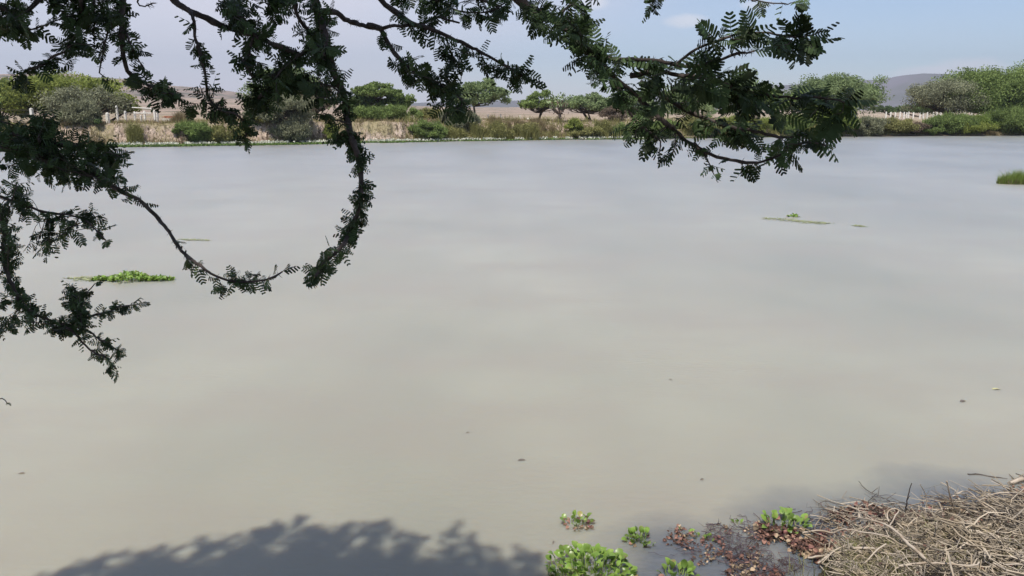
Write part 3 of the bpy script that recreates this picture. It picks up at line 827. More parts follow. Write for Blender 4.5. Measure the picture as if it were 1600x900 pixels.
def round_leaf(mb, base, up, face, L, W_, cup, tint):
    """a cupped rounded blade"""
    up = unit(up); face = unit(face - up * np.dot(face, up)); sd = np.cross(up, face)
    rows = []
    prof = [(0, .12), (.18, .62), (.45, 1.0), (.72, .9), (.9, .55), (1.0, .12)]
    for t, w in prof:
        c = base + up * L * t + face * (-cup * L * (t - .4) ** 2 * 1.6 + .0)
        for s in (-1, 0, 1):
            rows.append(c + sd * s * w * W_ / 2 + face * (cup * W_ * .35 * abs(s) * w))
    f = []
    for i in range(len(prof) - 1):
        for s in range(2):
            a = i * 3 + s; f.append((a, a + 1, a + 4, a + 3))
    mb.add(rows, f, tint)

def hyacinth(px, py, wpx, hpx, nleaf, label, L=.07, dead=0, name='water_hyacinth', depth=.75, group='water hyacinths floating near the bank'):
    c = gnd(px, py, 0.0); s = np.linalg.norm(c - CAM) / F
    root = tag(empty(name, c), label, 'water plant', group)
    lf, stk, dd = MB(), MB(), MB()
    rx = wpx * s / 2; H = hpx * s * .40
    for k in range(nleaf):
        a = RNG.uniform(0, 2 * math.pi); q = math.sqrt(RNG.uniform(0, 1))
        b0 = c + np.array([math.cos(a) * rx * q, math.sin(a) * rx * q * depth, .0])
        h = H * (1 - .65 * q * q) * RNG.uniform(.45, 1.1)
        out = np.array([math.cos(a), math.sin(a), 0]) * q
        tip = b0 + out * h * .45 + np.array([0, 0, h])
        if k % 2 == 0 or nleaf < 90:
            tube(stk, [b0 - [0, 0, .01], (b0 + tip) / 2 + out * .006, tip], [L * .075, L * .09, L * .045], 5, RNG.uniform(0, 1))
        up = np.array([out[0] * .9, out[1] * .9, .75]) + RNG.normal(size=3) * .35
        face = np.array([-out[0] * .4, -out[1] * .4, 1.0]) + RNG.normal(size=3) * .3
        l_ = L * RNG.uniform(.65, 1.2)
        round_leaf(lf, tip, up, face, l_, l_ * RNG.uniform(.75, .98), RNG.uniform(.2, .55), RNG.uniform(0, 1))
    for k in range(dead):
        a = RNG.uniform(0, 2 * math.pi); q = RNG.uniform(.5, 1.1)
        b0 = c + np.array([math.cos(a) * rx * q, math.sin(a) * rx * q * depth - rx * .15, RNG.uniform(.0, .025)])
        round_leaf(dd, b0, np.array([math.cos(a), math.sin(a), .2]) + RNG.normal(size=3) * .4, np.array([0, 0, 1.]) + RNG.normal(size=3) * .4, L * .8, L * .6, .4, RNG.uniform(0, 1))
    lf.build('foliage', m_hy, root, origin=c, smooth=True); stk.build('stem', m_st, root, origin=c)
    if dead: dd.build('withered_leaves', m_dead, root, origin=c, smooth=True)
    return root
hyacinth(918, 893, 108, 60, 150, 'large dense water hyacinth cut by the bottom edge of the photo', L=.062)
hyacinth(872, 898, 34, 20, 14, 'small hyacinth offshoot left of the large dense one', L=.06)
hyacinth(966, 902, 46, 24, 20, 'hyacinth offshoot right of the large dense one at the bottom edge', L=.06)
hyacinth(903, 818, 40, 24, 16, 'small lone hyacinth with withered red leaves, farthest left on open water', L=.05, dead=26)
hyacinth(1003, 845, 42, 28, 34, 'pale yellow green hyacinth between the lone one and the litter', L=.05, dead=8)
hyacinth(1222, 822, 60, 40, 34, 'bright leafy hyacinth at the edge of the brown litter', L=.07, dead=14)
hyacinth(1057, 902, 44, 34, 24, 'light green hyacinth at the bottom edge among dead rosettes', L=.065, dead=6)
hyacinth(1068, 832, 22, 14, 4, 'little dark withered rosette left of the bright leafy hyacinth', L=.04, dead=30)
hyacinth(1153, 818, 10, 12, 4, 'tiny green sprout left of the bright leafy hyacinth', L=.035)
hyacinth(1100, 842, 26, 8, 10, 'flat small green floating sprig amid the litter', L=.035)
def mat_plant(px0, px1, py, hpx, n, label, L, depth_m, name='water_hyacinth_mat'):
    c = gnd((px0 + px1) / 2, py); s = np.linalg.norm(c - CAM) / F
    root = tag(empty(name, c), label, 'water plant')
    lf, stk = MB(), MB(); rx = (px1 - px0) * s / 2; H = hpx * s
    for k in range(n):
        u = RNG.uniform(-1, 1); v = RNG.uniform(-1, 1)
        env = (1 - abs(u) ** 2.6) * (.78 + .3 * math.sin(u * 6 + 2))
        if u > .1: env *= .85
        env *= .75 + .5 * float(vnoise(np.array([u * 9 + 40]), np.array([v * 2 + 7]))[0])
        b0 = c + np.array([u * rx, v * depth_m * max(env, .2) / 2, 0]); h = H * max(env, .15) * RNG.uniform(.3, 1) * (1 - .4 * abs(v))
        tip = b0 + [RNG.normal() * .01, RNG.normal() * .01, h]
        if k % 4 == 0: tube(stk, [b0, tip], [L * .08, L * .05], 4)
        round_leaf(lf, tip, np.array([RNG.normal() * .7, RNG.normal() * .7, .8]), RNG.normal(size=3) * .4 + [0, -.3, 1], L * RNG.uniform(.7, 1.2), L * .85, .4, RNG.uniform(0, 1))
    lf.build('foliage', m_hy, root, origin=c, smooth=True); stk.build('stem', m_st, root, origin=c)
    return root
mat_plant(152, 263, 438, 10, 560, 'long floating mat of bright green hyacinth off the left branches', .075, .55)
# thin algae scum streaks
m_scum = mat('duckweed', (.30, .32, .17), .8, .2, (.8, 1.25))
def scum(px0, px1, py0, py1, n, wid, label, dens=1):
    mb = MB(); a = gnd(px0, py0); b_ = gnd(px1, py1)
    t = RNG.uniform(0, 1, n); P = a + (b_ - a) * t[:, None]
    P[:, 1] += RNG.normal(size=n) * wid * (.4 + .6 * np.sin(t * math.pi)); P[:, 0] += RNG.normal(size=n) * wid * .5; P[:, 2] = .006 + RNG.uniform(0, .012, n)
    nn = len(P); P = P[fbm(P[:, 0] * 2.2, P[:, 1] * 4, 3) > -.12]; leafquads(mb, P, .05, updir=9, aspect=1.3)
    c = (a + b_) / 2
    o = mb.build('floating_duckweed', m_scum, None, origin=c); tag(o, label, 'duckweed', kind='stuff'); return o
scum(108, 170, 434, 437, 480, .12, 'pale scum trailing off the left end of the hyacinth mat')
scum(280, 330, 374, 376, 170, .07, 'faint greenish scum streak behind the long hanging twig')
scum(1190, 1300, 341, 350, 950, .22, 'long pale floating weed strip in open water on the right')
scum(1328, 1352, 352, 354, 180, .12, 'short floating weed patch right of the long strip')
hyacinth(1240, 339, 12, 5, 26, 'tiny dark hyacinth island just behind the pale weed strip', L=.09, group='small islands on open water')
# reed island, right edge
c = gnd(1592, 287); root = tag(empty('reed_island', c), 'grassy green reed island with brown foot at the right edge', 'reeds')
s = np.linalg.norm(c - CAM) / F
B = np.zeros((2600, 3)); ang = RNG.uniform(0, 6.283, 2600); q = np.sqrt(RNG.uniform(0, 1, 2600))
B[:, 0] = c[0] + np.cos(ang) * q * 28 * s; B[:, 1] = c[1] + np.sin(ang) * q * .5
mb = MB(); blades(mb, B, 22 * s * (1 - .55 * q ** 2), .02, .28); mb.build('blades', LEAF['lime'], root, origin=c)
mb = MB(); B2 = B[::3].copy(); blades(mb, B2, 8 * s, .03, .3); mb.build('brown_foot', LEAF['brown'], root, origin=c)
hyacinth(1562, 286, 10, 5, 8, 'tiny green sprig floating left of the reed island', L=.09, group='small islands on open water')

# single floating leaves
m_yl = mat('yellow_leaf', (.50, .47, .24), .5, .4); m_bl = mat('wet_brown_leaf', (.16, .135, .11), .5, .4)
for px, py, L, W_, ang_, m_, lab in [(1549, 608, .125, .05, .1, m_yl, 'yellowish leaf floating alone near the right edge'),
        (1500, 628, .13, .045, .6, m_bl, 'grey brown leaf floating left below the yellowish one'),
        (808, 719, .09, .03, .2, m_bl, 'dark curled leaf floating in the lower middle'),
        (728, 676, .04, .02, .5, m_bl, 'speck-like brown leaf left above the dark curled one'),
        (1045, 593, .05, .025, .1, m_bl, 'tiny dark leaf on the open water right of centre'),
        (27, 740, .07, .02, .3, m_bl, 'small dark leaf floating at the lower left edge'),
        (1094, 750, .06, .02, .7, m_bl, 'small dark leaf above the withered rosettes'),
        (864, 850, .06, .012, 1.4, m_bl, 'thin dark upright leaf between lone hyacinth and large one')]:
    c = gnd(px, py, .004); mb = MB()
    round_leaf(mb, np.zeros(3), np.array([math.cos(ang_), math.sin(ang_), .08]), np.array([0, 0, 1.]), L, W_, .3, .5)
    o = mb.build('floating_leaf', m_, smooth=True); o.location = c; tag(o, lab, 'leaf', 'single leaves adrift')

# ------------------------------------------------------------------ litter and sticks, lower right
def inpoly(x, y, P):
    c = np.zeros(len(x), bool); j = len(P) - 1
    for i in range(len(P)):
        xi, yi = P[i]; xj, yj = P[j]
        c ^= ((yi > y) != (yj > y)) & (x < (xj - xi) * (y - yi) / (yj - yi + 1e-12) + xi); j = i
    return c
def sample_px(poly, n):
    xs = [a for a, b in poly]; ys = [b for a, b in poly]; out = []
    x = RNG.uniform(min(xs), max(xs), n * 4); y = RNG.uniform(min(ys), max(ys), n * 4)
    k = inpoly(x, y, poly); x, y = x[k][:n], y[k][:n]
    G = np.array([gnd(a, b) for a, b in zip(x, y)])
    return x, y, G
def topz(G): return np.maximum(height(G[:, 0], G[:, 1]), 0)
heap = [(1305, 905), (1290, 884), (1312, 862), (1345, 838), (1372, 812), (1400, 798), (1440, 806), (1480, 826), (1520, 838), (1600, 822), (1720, 812), (1720, 1010), (1300, 1010)]
rim = [(1290, 862), (1262, 836), (1300, 800), (1330, 790), (1380, 796), (1440, 800), (1470, 778), (1500, 768), (1560, 772), (1620, 756), (1760, 748), (1760, 840), (1540, 835), (1440, 830), (1330, 850)]
m_twig = mat('bleached_twigs', (.43, .365, .285), .85, .2, (.12, 1.4), noise=(5, (.38, .30, .20), .4, .65))
def twigs(mb, G, z, lmin, lmax, rmin, rmax, prefer=None, bend=.25, lift=.12):
    for g_, z0_ in zip(G, z):
        L = RNG.uniform(lmin, lmax); a = RNG.uniform(0, 6.283) if prefer is None else RNG.normal() * .6 + prefer
        d = np.array([math.cos(a), math.sin(a), 0]); sd = np.array([-d[1], d[0], 0])
        r0 = RNG.uniform(rmin, rmax); tl = RNG.normal() * lift
        b1, b2 = RNG.normal() * bend * L, RNG.normal() * bend * L * .6
        P = [np.array([g_[0], g_[1], z0_]) + d * L * (t - .5) + sd * (b1 * math.sin(t * 3.14) + b2 * math.sin(t * 6.28)) + np.array([0, 0, tl * L * (t - .5) * 2 + abs(RNG.normal()) * .012]) for t in (0, .25, .5, .75, 1)]
        tube(mb, P, [r0, r0 * .95, r0 * .85, r0 * .7, r0 * .4], 4 if r0 > .004 else 3, RNG.uniform(0, 1), cap=False)
mb = MB()
x, y, G = sample_px(heap, 6500)
d_in = np.clip((y - np.interp(x, [1260, 1330, 1400, 1600], [880, 832, 800, 812])) / 60, 0, 1)
z = topz(G) + .02 + d_in * RNG.uniform(0, .12, len(G)); twigs(mb, G, z, .06, .26, .002, .0048, bend=.35, lift=.2)
x, y, G = sample_px([(1470, 850), (1560, 835), (1720, 830), (1720, 1000), (1500, 1000)], 240)
twigs(mb, G, topz(G) + RNG.uniform(.08, .2, len(G)), .15, .5, .004, .009, prefer=-.75, bend=.18)
x, y, G = sample_px(rim, 480)
twigs(mb, G, topz(G) + RNG.uniform(.005, .05, len(G)), .12, .6, .0018, .005, bend=.2, lift=.04)
x, y, G = sample_px([(1560, 790), (1760, 770), (1760, 840), (1520, 830)], 150)
twigs(mb, G, topz(G) + RNG.uniform(.02, .12, len(G)), .3, .8, .003, .006, prefer=.1, bend=.12)
tag(mb.build('dead_twigs', m_twig), 'tangled heap of bleached dead stems on the near bank', 'twigs', kind='stuff')
# dead leaves
mb = MB()
def deadleaves(poly, n, L, zr=(.004, .035)):
    x, y, G = sample_px(poly, n); kk = fbm(G[:, 0] * 3.2, G[:, 1] * 3.2, 3) > -.08
    for g_ in G[kk]:
        zz = max(hz(g_[0], g_[1]), 0) + RNG.uniform(*zr); a = RNG.uniform(0, 6.283); l_ = L * RNG.uniform(.5, 1.3)
        round_leaf(mb, np.array([g_[0], g_[1], zz]), np.array([math.cos(a), math.sin(a), RNG.normal() * .25]), np.array([0, 0, 1.]) + RNG.normal(size=3) * .45, l_, l_ * RNG.uniform(.5, .9), .4, RNG.uniform(0, 1) ** 1.6)
litter = [(1028, 850), (1060, 822), (1120, 818), (1150, 830), (1200, 820), (1250, 830), (1290, 832), (1300, 860), (1290, 915), (1090, 915), (1100, 868)]
deadleaves(litter, 1150, .032)
deadleaves([(1040, 880), (1110, 862), (1200, 880), (1320, 905), (1200, 960), (1040, 950)], 420, .038)
deadleaves([(1255, 880), (1290, 850), (1340, 850), (1330, 915), (1250, 915)], 260, .04, (.01, .05))
deadleaves([(1180, 822), (1290, 840), (1300, 880), (1200, 868)], 620, .042, (.01, .05))
deadleaves([(1300, 800), (1340, 792), (1400, 800), (1390, 822), (1310, 822)], 300, .04, (.01, .05))
deadleaves(rim, 1000, .038, (.01, .06))
deadleaves(heap, 800, .035, (.03, .16))
tag(mb.build('dead_leaves', m_dead), 'brown withered leaves floating and lying at the near edge', 'leaves', kind='stuff')
# fine dark root mat just under / on the surface
m_root = mat('sodden_roots', (.085, .06, .065), .6, .4, (.6, 1.5))
mb = MB()
for poly, n_ in ((litter, 420), (rim, 700), ([(1010, 870), (1080, 820), (1200, 800), (1300, 790), (1400, 775), (1420, 800), (1300, 860), (1100, 880)], 260)):
    x, y, G = sample_px(poly, n_); kk = fbm(G[:, 0] * 2.6 + 4, G[:, 1] * 2.6, 3) > .05
    twigs(mb, G[kk], topz(G)[kk] + RNG.uniform(.001, .012, kk.sum()), .04, .28, .0014, .004, lift=.01)
tag(mb.build('sodden_roots', m_root), 'dark sodden roots and stalks floating in the shallows', 'roots', kind='stuff')
# grass in the corner
mb = MB()
x, y, G = sample_px([(1318, 905), (1322, 866), (1350, 862), (1400, 872), (1420, 905), (1420, 960), (1310, 960)], 1500)
G[:, 2] = topz(G) + .06; blades(mb, G, .11, .006, .8)
x, y, G = sample_px([(1220, 915), (1235, 880), (1300, 870), (1320, 915)], 70)
G[:, 2] = topz(G); blades(mb, G, .16, .006, .35)
x, y, G = sample_px([(1400, 840), (1600, 880), (1600, 960), (1420, 940)], 400); G[:, 2] = topz(G) + .1; blades(mb, G, .09, .005, .9)
m_grass = mat('yellowed_grass', (.31, .30, .13), .7, .2, (.6, 1.4), transl=.3)
tag(mb.build('yellowed_grass', m_grass), 'yellowed grass growing through the twig heap', 'grass', kind='stuff')

# individual sticks
m_stick = mat('bleached_stick', (.50, .42, .33), .8, .25, noise=(9, (.36, .28, .2), .45, .65)); m_dstick = mat('dark_wet_stick', (.085, .07, .06), .6, .4, noise=(9, (.14, .12, .1), .45, .65))
def stick(pts, r0, r1, label, m_=m_stick, forks=()):
    """pts: (px, py, height above water)"""
    P = np.array([gnd(a, b, h + (.045 if h > .08 else 0)) for a, b, h in pts]); r0 *= 1.35; r1 *= 1.3; Q = smooth_path(P, .03); Q += RNG.normal(size=Q.shape) * .0016
    mb = MB(); tube(mb, Q, np.linspace(r0, r1, len(Q)), 6)
    for fk in forks:
        Pf = np.array([gnd(a, b, h) for a, b, h in fk]); Qf = smooth_path(Pf, .03); tube(mb, Qf, np.linspace(r1 * 1.2, r1 * .5, len(Qf)), 5)
    c = P[0].copy(); c[2] = min(P[:, 2]); o = mb.build('dead_stick', m_, None, origin=c, smooth=True); tag(o, label, 'stick', 'dead sticks at the near edge')
stick([(1254, 832, .04), (1282, 829, .07), (1300, 833, .08), (1320, 827, .12), (1350, 832, .16), (1385, 838, .2), (1410, 852, .2)], .006, .004, 'long pale stick reaching left over water out of the heap')
stick([(1330, 816, .06), (1343, 810, .12), (1358, 812, .18), (1380, 818, .22), (1400, 830, .24), (1420, 850, .24), (1440, 868, .24), (1452, 884, .22)], .0045, .011, 'thick arching stick crossing the middle of the heap', forks=[[(1343, 810, .12), (1342, 802, .16)]])
stick([(1388, 815, .2), (1386, 802, .24), (1394, 795, .26), (1404, 797, .24), (1398, 808, .24), (1390, 822, .22)], .005, .004, 'looped stem standing at the top of the heap')
stick([(1262, 872, .05), (1290, 868, .07), (1330, 858, .1), (1345, 856, .12), (1370, 858, .14)], .006, .009, 'flattened stick lying low at the left foot of the heap')
stick([(1278, 880, .05), (1310, 857, .09), (1330, 850, .1)], .006, .004, 'short stick with a blunt end above the flattened one')
stick([(1350, 882, .14), (1368, 862, .2), (1384, 850, .24)], .004, .005, 'thin straight stick rising from the yellow grass')
stick([(1404, 885, .22), (1440, 880, .25), (1480, 881, .26), (1520, 884, .26), (1530, 878, .27)], .007, .005, 'long level stick along the bottom edge of the photo', forks=[[(1520, 884, .26), (1545, 890, .2)], [(1520, 884, .26), (1527, 872, .3)]])
stick([(1490, 794, .03), (1485, 775, .14), (1479, 752, .3)], .007, .005, 'straight pale stick standing up at the waterline')
stick([(1415, 803, .02), (1417, 782, .14), (1424, 755, .32)], .005, .003, 'dark knobbly twig standing up left of the pale one', m_dstick, forks=[[(1417, 782, .14), (1422, 774, .2)]])
stick([(1447, 795, .03), (1447, 775, .12), (1438, 756, .26)], .004, .002, 'thin pale curved twig between the two standing sticks', forks=[[(1447, 775, .12), (1452, 765, .2)]])
stick([(1435, 790, .05), (1447, 795, .05), (1470, 796, .05), (1492, 794, .06)], .005, .005, 'short level stick at the foot of the standing ones')
stick([(1450, 810, .06), (1475, 815, .08), (1500, 815, .08), (1520, 823, .05)], .006, .004, 'pale stick above the little pool', forks=[[(1475, 815, .08), (1488, 812, .1)]])
stick([(1478, 838, .05), (1495, 830, .06), (1504, 827, .05)], .006, .005, 'short stub lying across the little pool')
stick([(1532, 835, .05), (1540, 823, .1), (1556, 815, .14)], .005, .004, 'curved light twig right of the little pool')
stick([(1488, 776, .05), (1505, 768, .08), (1516, 770, .09), (1535, 788, .1), (1552, 800, .1), (1565, 820, .12), (1566, 832, .12)], .005, .006, 'long bent twig running down the right of the litter')
stick([(1530, 784, .06), (1545, 774, .1), (1572, 770, .12), (1610, 772, .12)], .005, .004, 'slender arched stem near the right edge')
stick([(1342, 752, .03), (1350, 762, .02), (1362, 770, .02), (1385, 780, .02), (1402, 795, .02)], .0025, .003, 'dark twiggy branchlet afloat beyond the heap', m_dstick,
      forks=[[(1362, 770, .02), (1372, 762, .07)], [(1372, 775, .02), (1374, 760, .09)], [(1385, 780, .02), (1400, 770, .07)]])
stick([(1578, 756, .01), (1592, 750, .03), (1615, 744, .04)], .014, .018, 'pale log end poking in at the right edge')
stick([(1512, 741, .003), (1530, 741, .004), (1550, 745, .003), (1574, 748, .0)], .006, .003, 'drowned dark stick floating near the log end', m_dstick)
stick([(1322, 868, .04), (1345, 862, .1), (1400, 866, .2)], .005, .004, 'plain stick under the flattened one')
stick([(1290, 874, .03), (1296, 850, .08), (1298, 838, .1)], .003, .003, 'thin upright stem at the left foot of the heap')

# ------------------------------------------------------------------ the overhanging acacia
m_bark = mat('acacia_bark', (.075, .06, .052), .9, .2, noise=(30, (.13, .105, .095), .45, .65), bump=(60, .004))
m_leaf = mat('acacia_leaf', (.050, .082, .028), .55, .3, (.4, 1.8), transl=.2)
BASE = np.array([-4.2, -1.6, hz(-4.2, -1.6)])
acacia = tag(empty('acacia_tree', BASE), 'thorny acacia overhanging the viewer with dark ferny branches hanging across the top and left', 'tree')
# limbs (all above or beside the picture)
LIMBS = [
    [(-3.9, -1.2, 4.2), (-3.0, .6, 4.9), (-2.0, 1.9, 5.0), (-.8, 2.4, 4.95), (.2, 2.3, 4.85), (1.3, 2.5, 4.7), (2.2, 2.9, 4.75)],
    [(-4.0, -1.3, 3.6), (-3.7, .4, 4.2), (-3.1, 1.8, 4.25), (-2.75, 2.7, 3.9), (-2.7, 3.1, 3.2), (-2.75, 3.2, 2.5)],
    [(-4.0, -1.2, 4.3), (-3.6, .6, 5.5), (-2.9, 2.2, 6.1), (-2.5, 3.2, 6.2)],
    [(-3.9, -1.2, 4.4), (-2.4, -.2, 5.8), (-.8, 1.2, 6.3), (.3, 2.2, 6.3)],
    [(-4.0, -1.3, 4.2), (-3.2, -2.0, 5.6), (-1.5, -2.2, 6.4)],
    [(-4.1, -1.4, 4.0), (-5.2, -.2, 5.4), (-5.6, 1.4, 6.0)],
]
mb = MB()
P = smooth_path([BASE + [0, 0, -.3], BASE + [.15, .1, 1.0], np.array([-4.0, -1.3, 3.6]), np.array([-3.9, -1.2, 4.4])], .2)
tube(mb, P, np.linspace(.26, .16, len(P)), 12)
mb.build('trunk', m_bark, acacia, origin=BASE, smooth=True)
limb_pts = []
for L_ in LIMBS:
    P = smooth_path(L_, .12); limb_pts.append(P)
    mb = MB(); tube(mb, P, np.linspace(.12, .03, len(P)), 8); mb.build('limb', m_bark, acacia, origin=BASE, smooth=True)
ALLP = np.concatenate(limb_pts[:2])

# leaf templates: rachis along +x, pinnae to +-y, normal +z
def leaf_template(pairs, style):
    V = []; Fq = []
    L = 1.0
    def strip_(pts, wid, sdv):
        k = len(V)
        for p_, w in zip(pts, wid): V.append(p_ - sdv * w); V.append(p_ + sdv * w)
        for i in range(len(pts) - 1): Fq.append((k + 2 * i, k + 2 * i + 1, k + 2 * i + 3, k + 2 * i + 2))
    bend = random.uniform(-.15, .25)
    ax = lambda t: np.array([t, 0, -bend * t * t])
    strip_([ax(t) for t in (0, .35, .7, 1)], [.014, .012, .009, .005], np.array([0, 1., 0]))
    for i in range(pairs):
        t = .16 + .84 * i / (pairs - 1) if pairs > 1 else .9
        for s in (-1, 1):
            pl = .45 * (math.sin(math.pi * (.25 + .6 * t)) ** .7) * random.uniform(.85, 1.1)
            fw = .28 + .55 * t if style == 'open' else .5
            dr = random.uniform(.05, .35) if style == 'open' else random.uniform(.9, 1.9)
            d = unit(np.array([fw, s * 1.0, -dr]))
            sd = unit(np.cross(d, [0, 0, 1.]) + np.array([0, 0, random.uniform(-.4, .4)]))
            cur = np.array([.16 * random.uniform(.2, 1), 0, -.10])
            pts = [ax(t) + d * pl * q + cur * pl * q * q for q in (0, .25, .6, .88, 1.0)]
            w = .066 if pairs <= 5 else .054
            strip_(pts, [w * .5, w * .97, w, w * .9, w * .45], sd)
    return np.array(V), np.array(Fq)
TPL = {'open': [leaf_template(k, 'open') for k in (5, 6, 7, 8, 9)], 'droop': [leaf_template(k, 'droop') for k in (3, 4, 5, 6, 6)]}

def lite_template():
    V = []; Fq = []
    for i in range(7):
        t = .1 + .9 * i / 6
        for s in (-1, 1):
            d = unit(np.array([.5, s, random.uniform(-.4, .1)])); sd = unit(np.cross(d, [0, 0, 1.])); b0 = np.array([t, 0, 0]); pl = .5 * random.uniform(.7, 1.1); k = len(V)
            V += [b0, b0 + d * pl * .5 - sd * .085, b0 + d * pl, b0 + d * pl * .5 + sd * .085]; Fq.append((k, k + 1, k + 2, k + 3))
    return np.array(V), np.array(Fq)
LITE = {'open': [lite_template() for _ in range(5)], 'droop': [lite_template() for _ in range(5)]}
def put_leaves(mb, pos, axis, nrm, size, style_open=.5, tint=None, TPL=TPL):
    n_ = len(pos); which = RNG.uniform(size=n_) < style_open
    for sty, sel in (('open', which), ('droop', ~which)):
        ids = np.where(sel)[0]; k = RNG.integers(0, 5, len(ids))
        for v in range(5):
            ii = ids[k == v]
            if not len(ii): continue
            V, Fq = TPL[sty][v]
            A = unit(axis[ii]); N = nrm[ii] - A * np.sum(A * nrm[ii], 1, keepdims=True); N = unit(N); B_ = np.cross(N, A)
            W = pos[ii][:, None, :] + size[ii][:, None, None] * (V[None, :, 0:1] * A[:, None] + V[None, :, 1:2] * B_[:, None] + V[None, :, 2:3] * N[:, None])
            fk = (Fq[None] + (np.arange(len(ii)) * len(V))[:, None, None]).reshape(-1, 4)
            mb.add(W.reshape(-1, 3), fk, np.repeat(RNG.uniform(0, 1, len(ii)), len(Fq)))

KEEP = .85
def hang(pts, d0, d1, r0, r1, dens, size, style=.4, twl=22, bare=0.0, join=True, label=None, thorn=.5, jd=None, spread=1.0, blobs=()):
    """pts photo px polyline; d0,d1 depth; r in px at start/end; dens leaves per 10 px; size leaf length px; twl side twig length px
       bare: leading share of the branch without leaves; blobs: (px, py, rad px, count)"""
    dd = np.linspace(d0, d1, len(pts)); wob = RNG.normal(size=len(pts)) * .05; wob[0] = 0
    P = np.array([dep(a, b, d + w) for (a, b), d, w in zip(pts, dd, wob)])
    Q = smooth_path(P, .02)
    m = len(Q); t = np.linspace(0, 1, m)
    # knobbly bark
    rad_ = .98 * (r0 + (r1 - r0) * t ** .8) / F * np.interp(t, [0, 1], [d0, d1]) / 2
    rad_ = np.maximum(rad_ * (1 + .28 * np.maximum(0, np.sin(np.arange(m) * .8 + RNG.uniform(0, 6)) ** 3) + RNG.normal(size=m) * .05), .0009)
    Q = Q + RNG.normal(size=Q.shape) * .0012 + .003 * np.stack([np.sin(np.arange(m) * .55), np.cos(np.arange(m) * .47), np.sin(np.arange(m) * .61 + 1)], 1)
    wood = MB(); fol = MB()
    tube(wood, Q, rad_, 7)
    if join:
        k = np.argmin(np.linalg.norm(ALLP - Q[0], axis=1)); E = ALLP[k]
        mid = (E + Q[0]) / 2 + (Q[0] - Q[min(6, m - 1)]) * 1.0
        J = smooth_path([E, mid, Q[0]], .05); tube(wood, J, np.linspace(rad_[0] * 1.5, rad_[0], len(J)), 7)
    seg = np.linalg.norm(np.diff(Q, axis=0), axis=1); S = np.concatenate([[0], np.cumsum(seg)]); Lm = S[-1]
    dm = (d0 + d1) / 2; pxm = F / dm
    # thorns
    nt = int(Lm * pxm / 9 * thorn)
    for k in range(nt):
        i = RNG.integers(1, m - 1); T = unit(Q[i + 1 if i + 1 < m else i] - Q[i - 1]); o_ = unit(np.cross(T, RNG.normal(size=3)))
        for sg in (-1, 1):
            dn = unit(o_ * sg + T * .3); L_ = RNG.uniform(.008, .02); tube(wood, [Q[i], Q[i] + dn * L_ * .5, Q[i] + dn * L_], [.0013, .0008, .0002], 4, cap=False)
    # side twigs + leaves
    pos, axs, nrm, sz = [], [], [], []
    def leaf_at(p_, outdir):
        if RNG.uniform() > KEEP: return
        a_ = unit(outdir + RNG.normal(size=3) * .55 + np.array([0, 0, -.22]))
        nn = unit(np.array([0, -.35, 1.]) + RNG.normal(size=3) * .6)
        pos.append(p_); axs.append(a_); nrm.append(nn); sz.append(size * (.86 if pts[0][0] < 850 else .9) / F * dm * RNG.uniform(.5, 1.28))
    nleaf = int(Lm * (1 - bare) * pxm / 10 * dens * (2.1 if pts[0][0] < 700 else .95))
    k = 0
    while k < nleaf:
        tt = RNG.uniform(bare, 1); i = int(tt * (m - 1)); T = unit(Q[min(i + 3, m - 1)] - Q[max(i - 3, 0)])
        o_ = unit(np.cross(T, RNG.normal(size=3))); 
        if RNG.uniform() < .55 and twl > 4:
            L_ = .62 * twl / F * dm * RNG.uniform(.4, 1.15) * (1 - .3 * tt); d_ = unit(o_ * spread + T * .75 + np.array([0, 0, -.28]))
            pts_ = [Q[i], Q[i] + d_ * L_ * .5 + RNG.normal(size=3) * .003, Q[i] + d_ * L_ + np.array([0, 0, -.12 * L_])]
            tube(wood, pts_, [.0019, .0014, .0008], 4, cap=False)
            for q in (.35, .6, .8, 1.0):
                leaf_at(pts_[0] + (pts_[2] - pts_[0]) * q, d_ + unit(np.cross(d_, RNG.normal(size=3))) * .9 * (q < 1)); k += 1
        else:
            leaf_at(Q[i] + o_ * rad_[i], o_ + T * .4); k += 1
    T = unit(Q[-1] - Q[-4]); leaf_at(Q[-1], T); leaf_at(Q[-1], T)
    for (bx, by, br, cnt) in blobs:
        for j in range(max(1, int(cnt / (6.5 if bx < 200 and by > 180 else 12 if bx < 560 and bx > 350 and by < 175 else 10 if bx < 850 else 19)))):
            a = RNG.uniform(0, 6.283); q = math.sqrt(RNG.uniform()) * br
            E = dep(bx + math.cos(a) * q, by + math.sin(a) * q, dm + RNG.normal() * .12)
            i = int(np.argmin(np.linalg.norm(Q - E, axis=1))); d_ = E - Q[i]; L_ = np.linalg.norm(d_); d_ = d_ / (L_ + 1e-9)
            mid = (Q[i] + E) / 2 + RNG.normal(size=3) * .012
            tube(wood, smooth_path([Q[i], mid, E], .03), .0013, 4, cap=False)
            for q2 in (.35, .6, .75, .9, 1., 1.):
                leaf_at(Q[i] * (1 - q2) ** 2 + mid * 2 * q2 * (1 - q2) + E * q2 * q2, unit(RNG.normal(size=3)) + d_ * .4)
    b_ = wood.build('branch', m_bark, acacia, origin=BASE, smooth=True)
    if label: b_['label'] = label
    if len(pos) > 2:
        put_leaves(fol, np.array(pos), np.array(axs), np.array(nrm), np.array(sz), style)
        fol.build('foliage', m_leaf, b_, origin=BASE)
    return b_

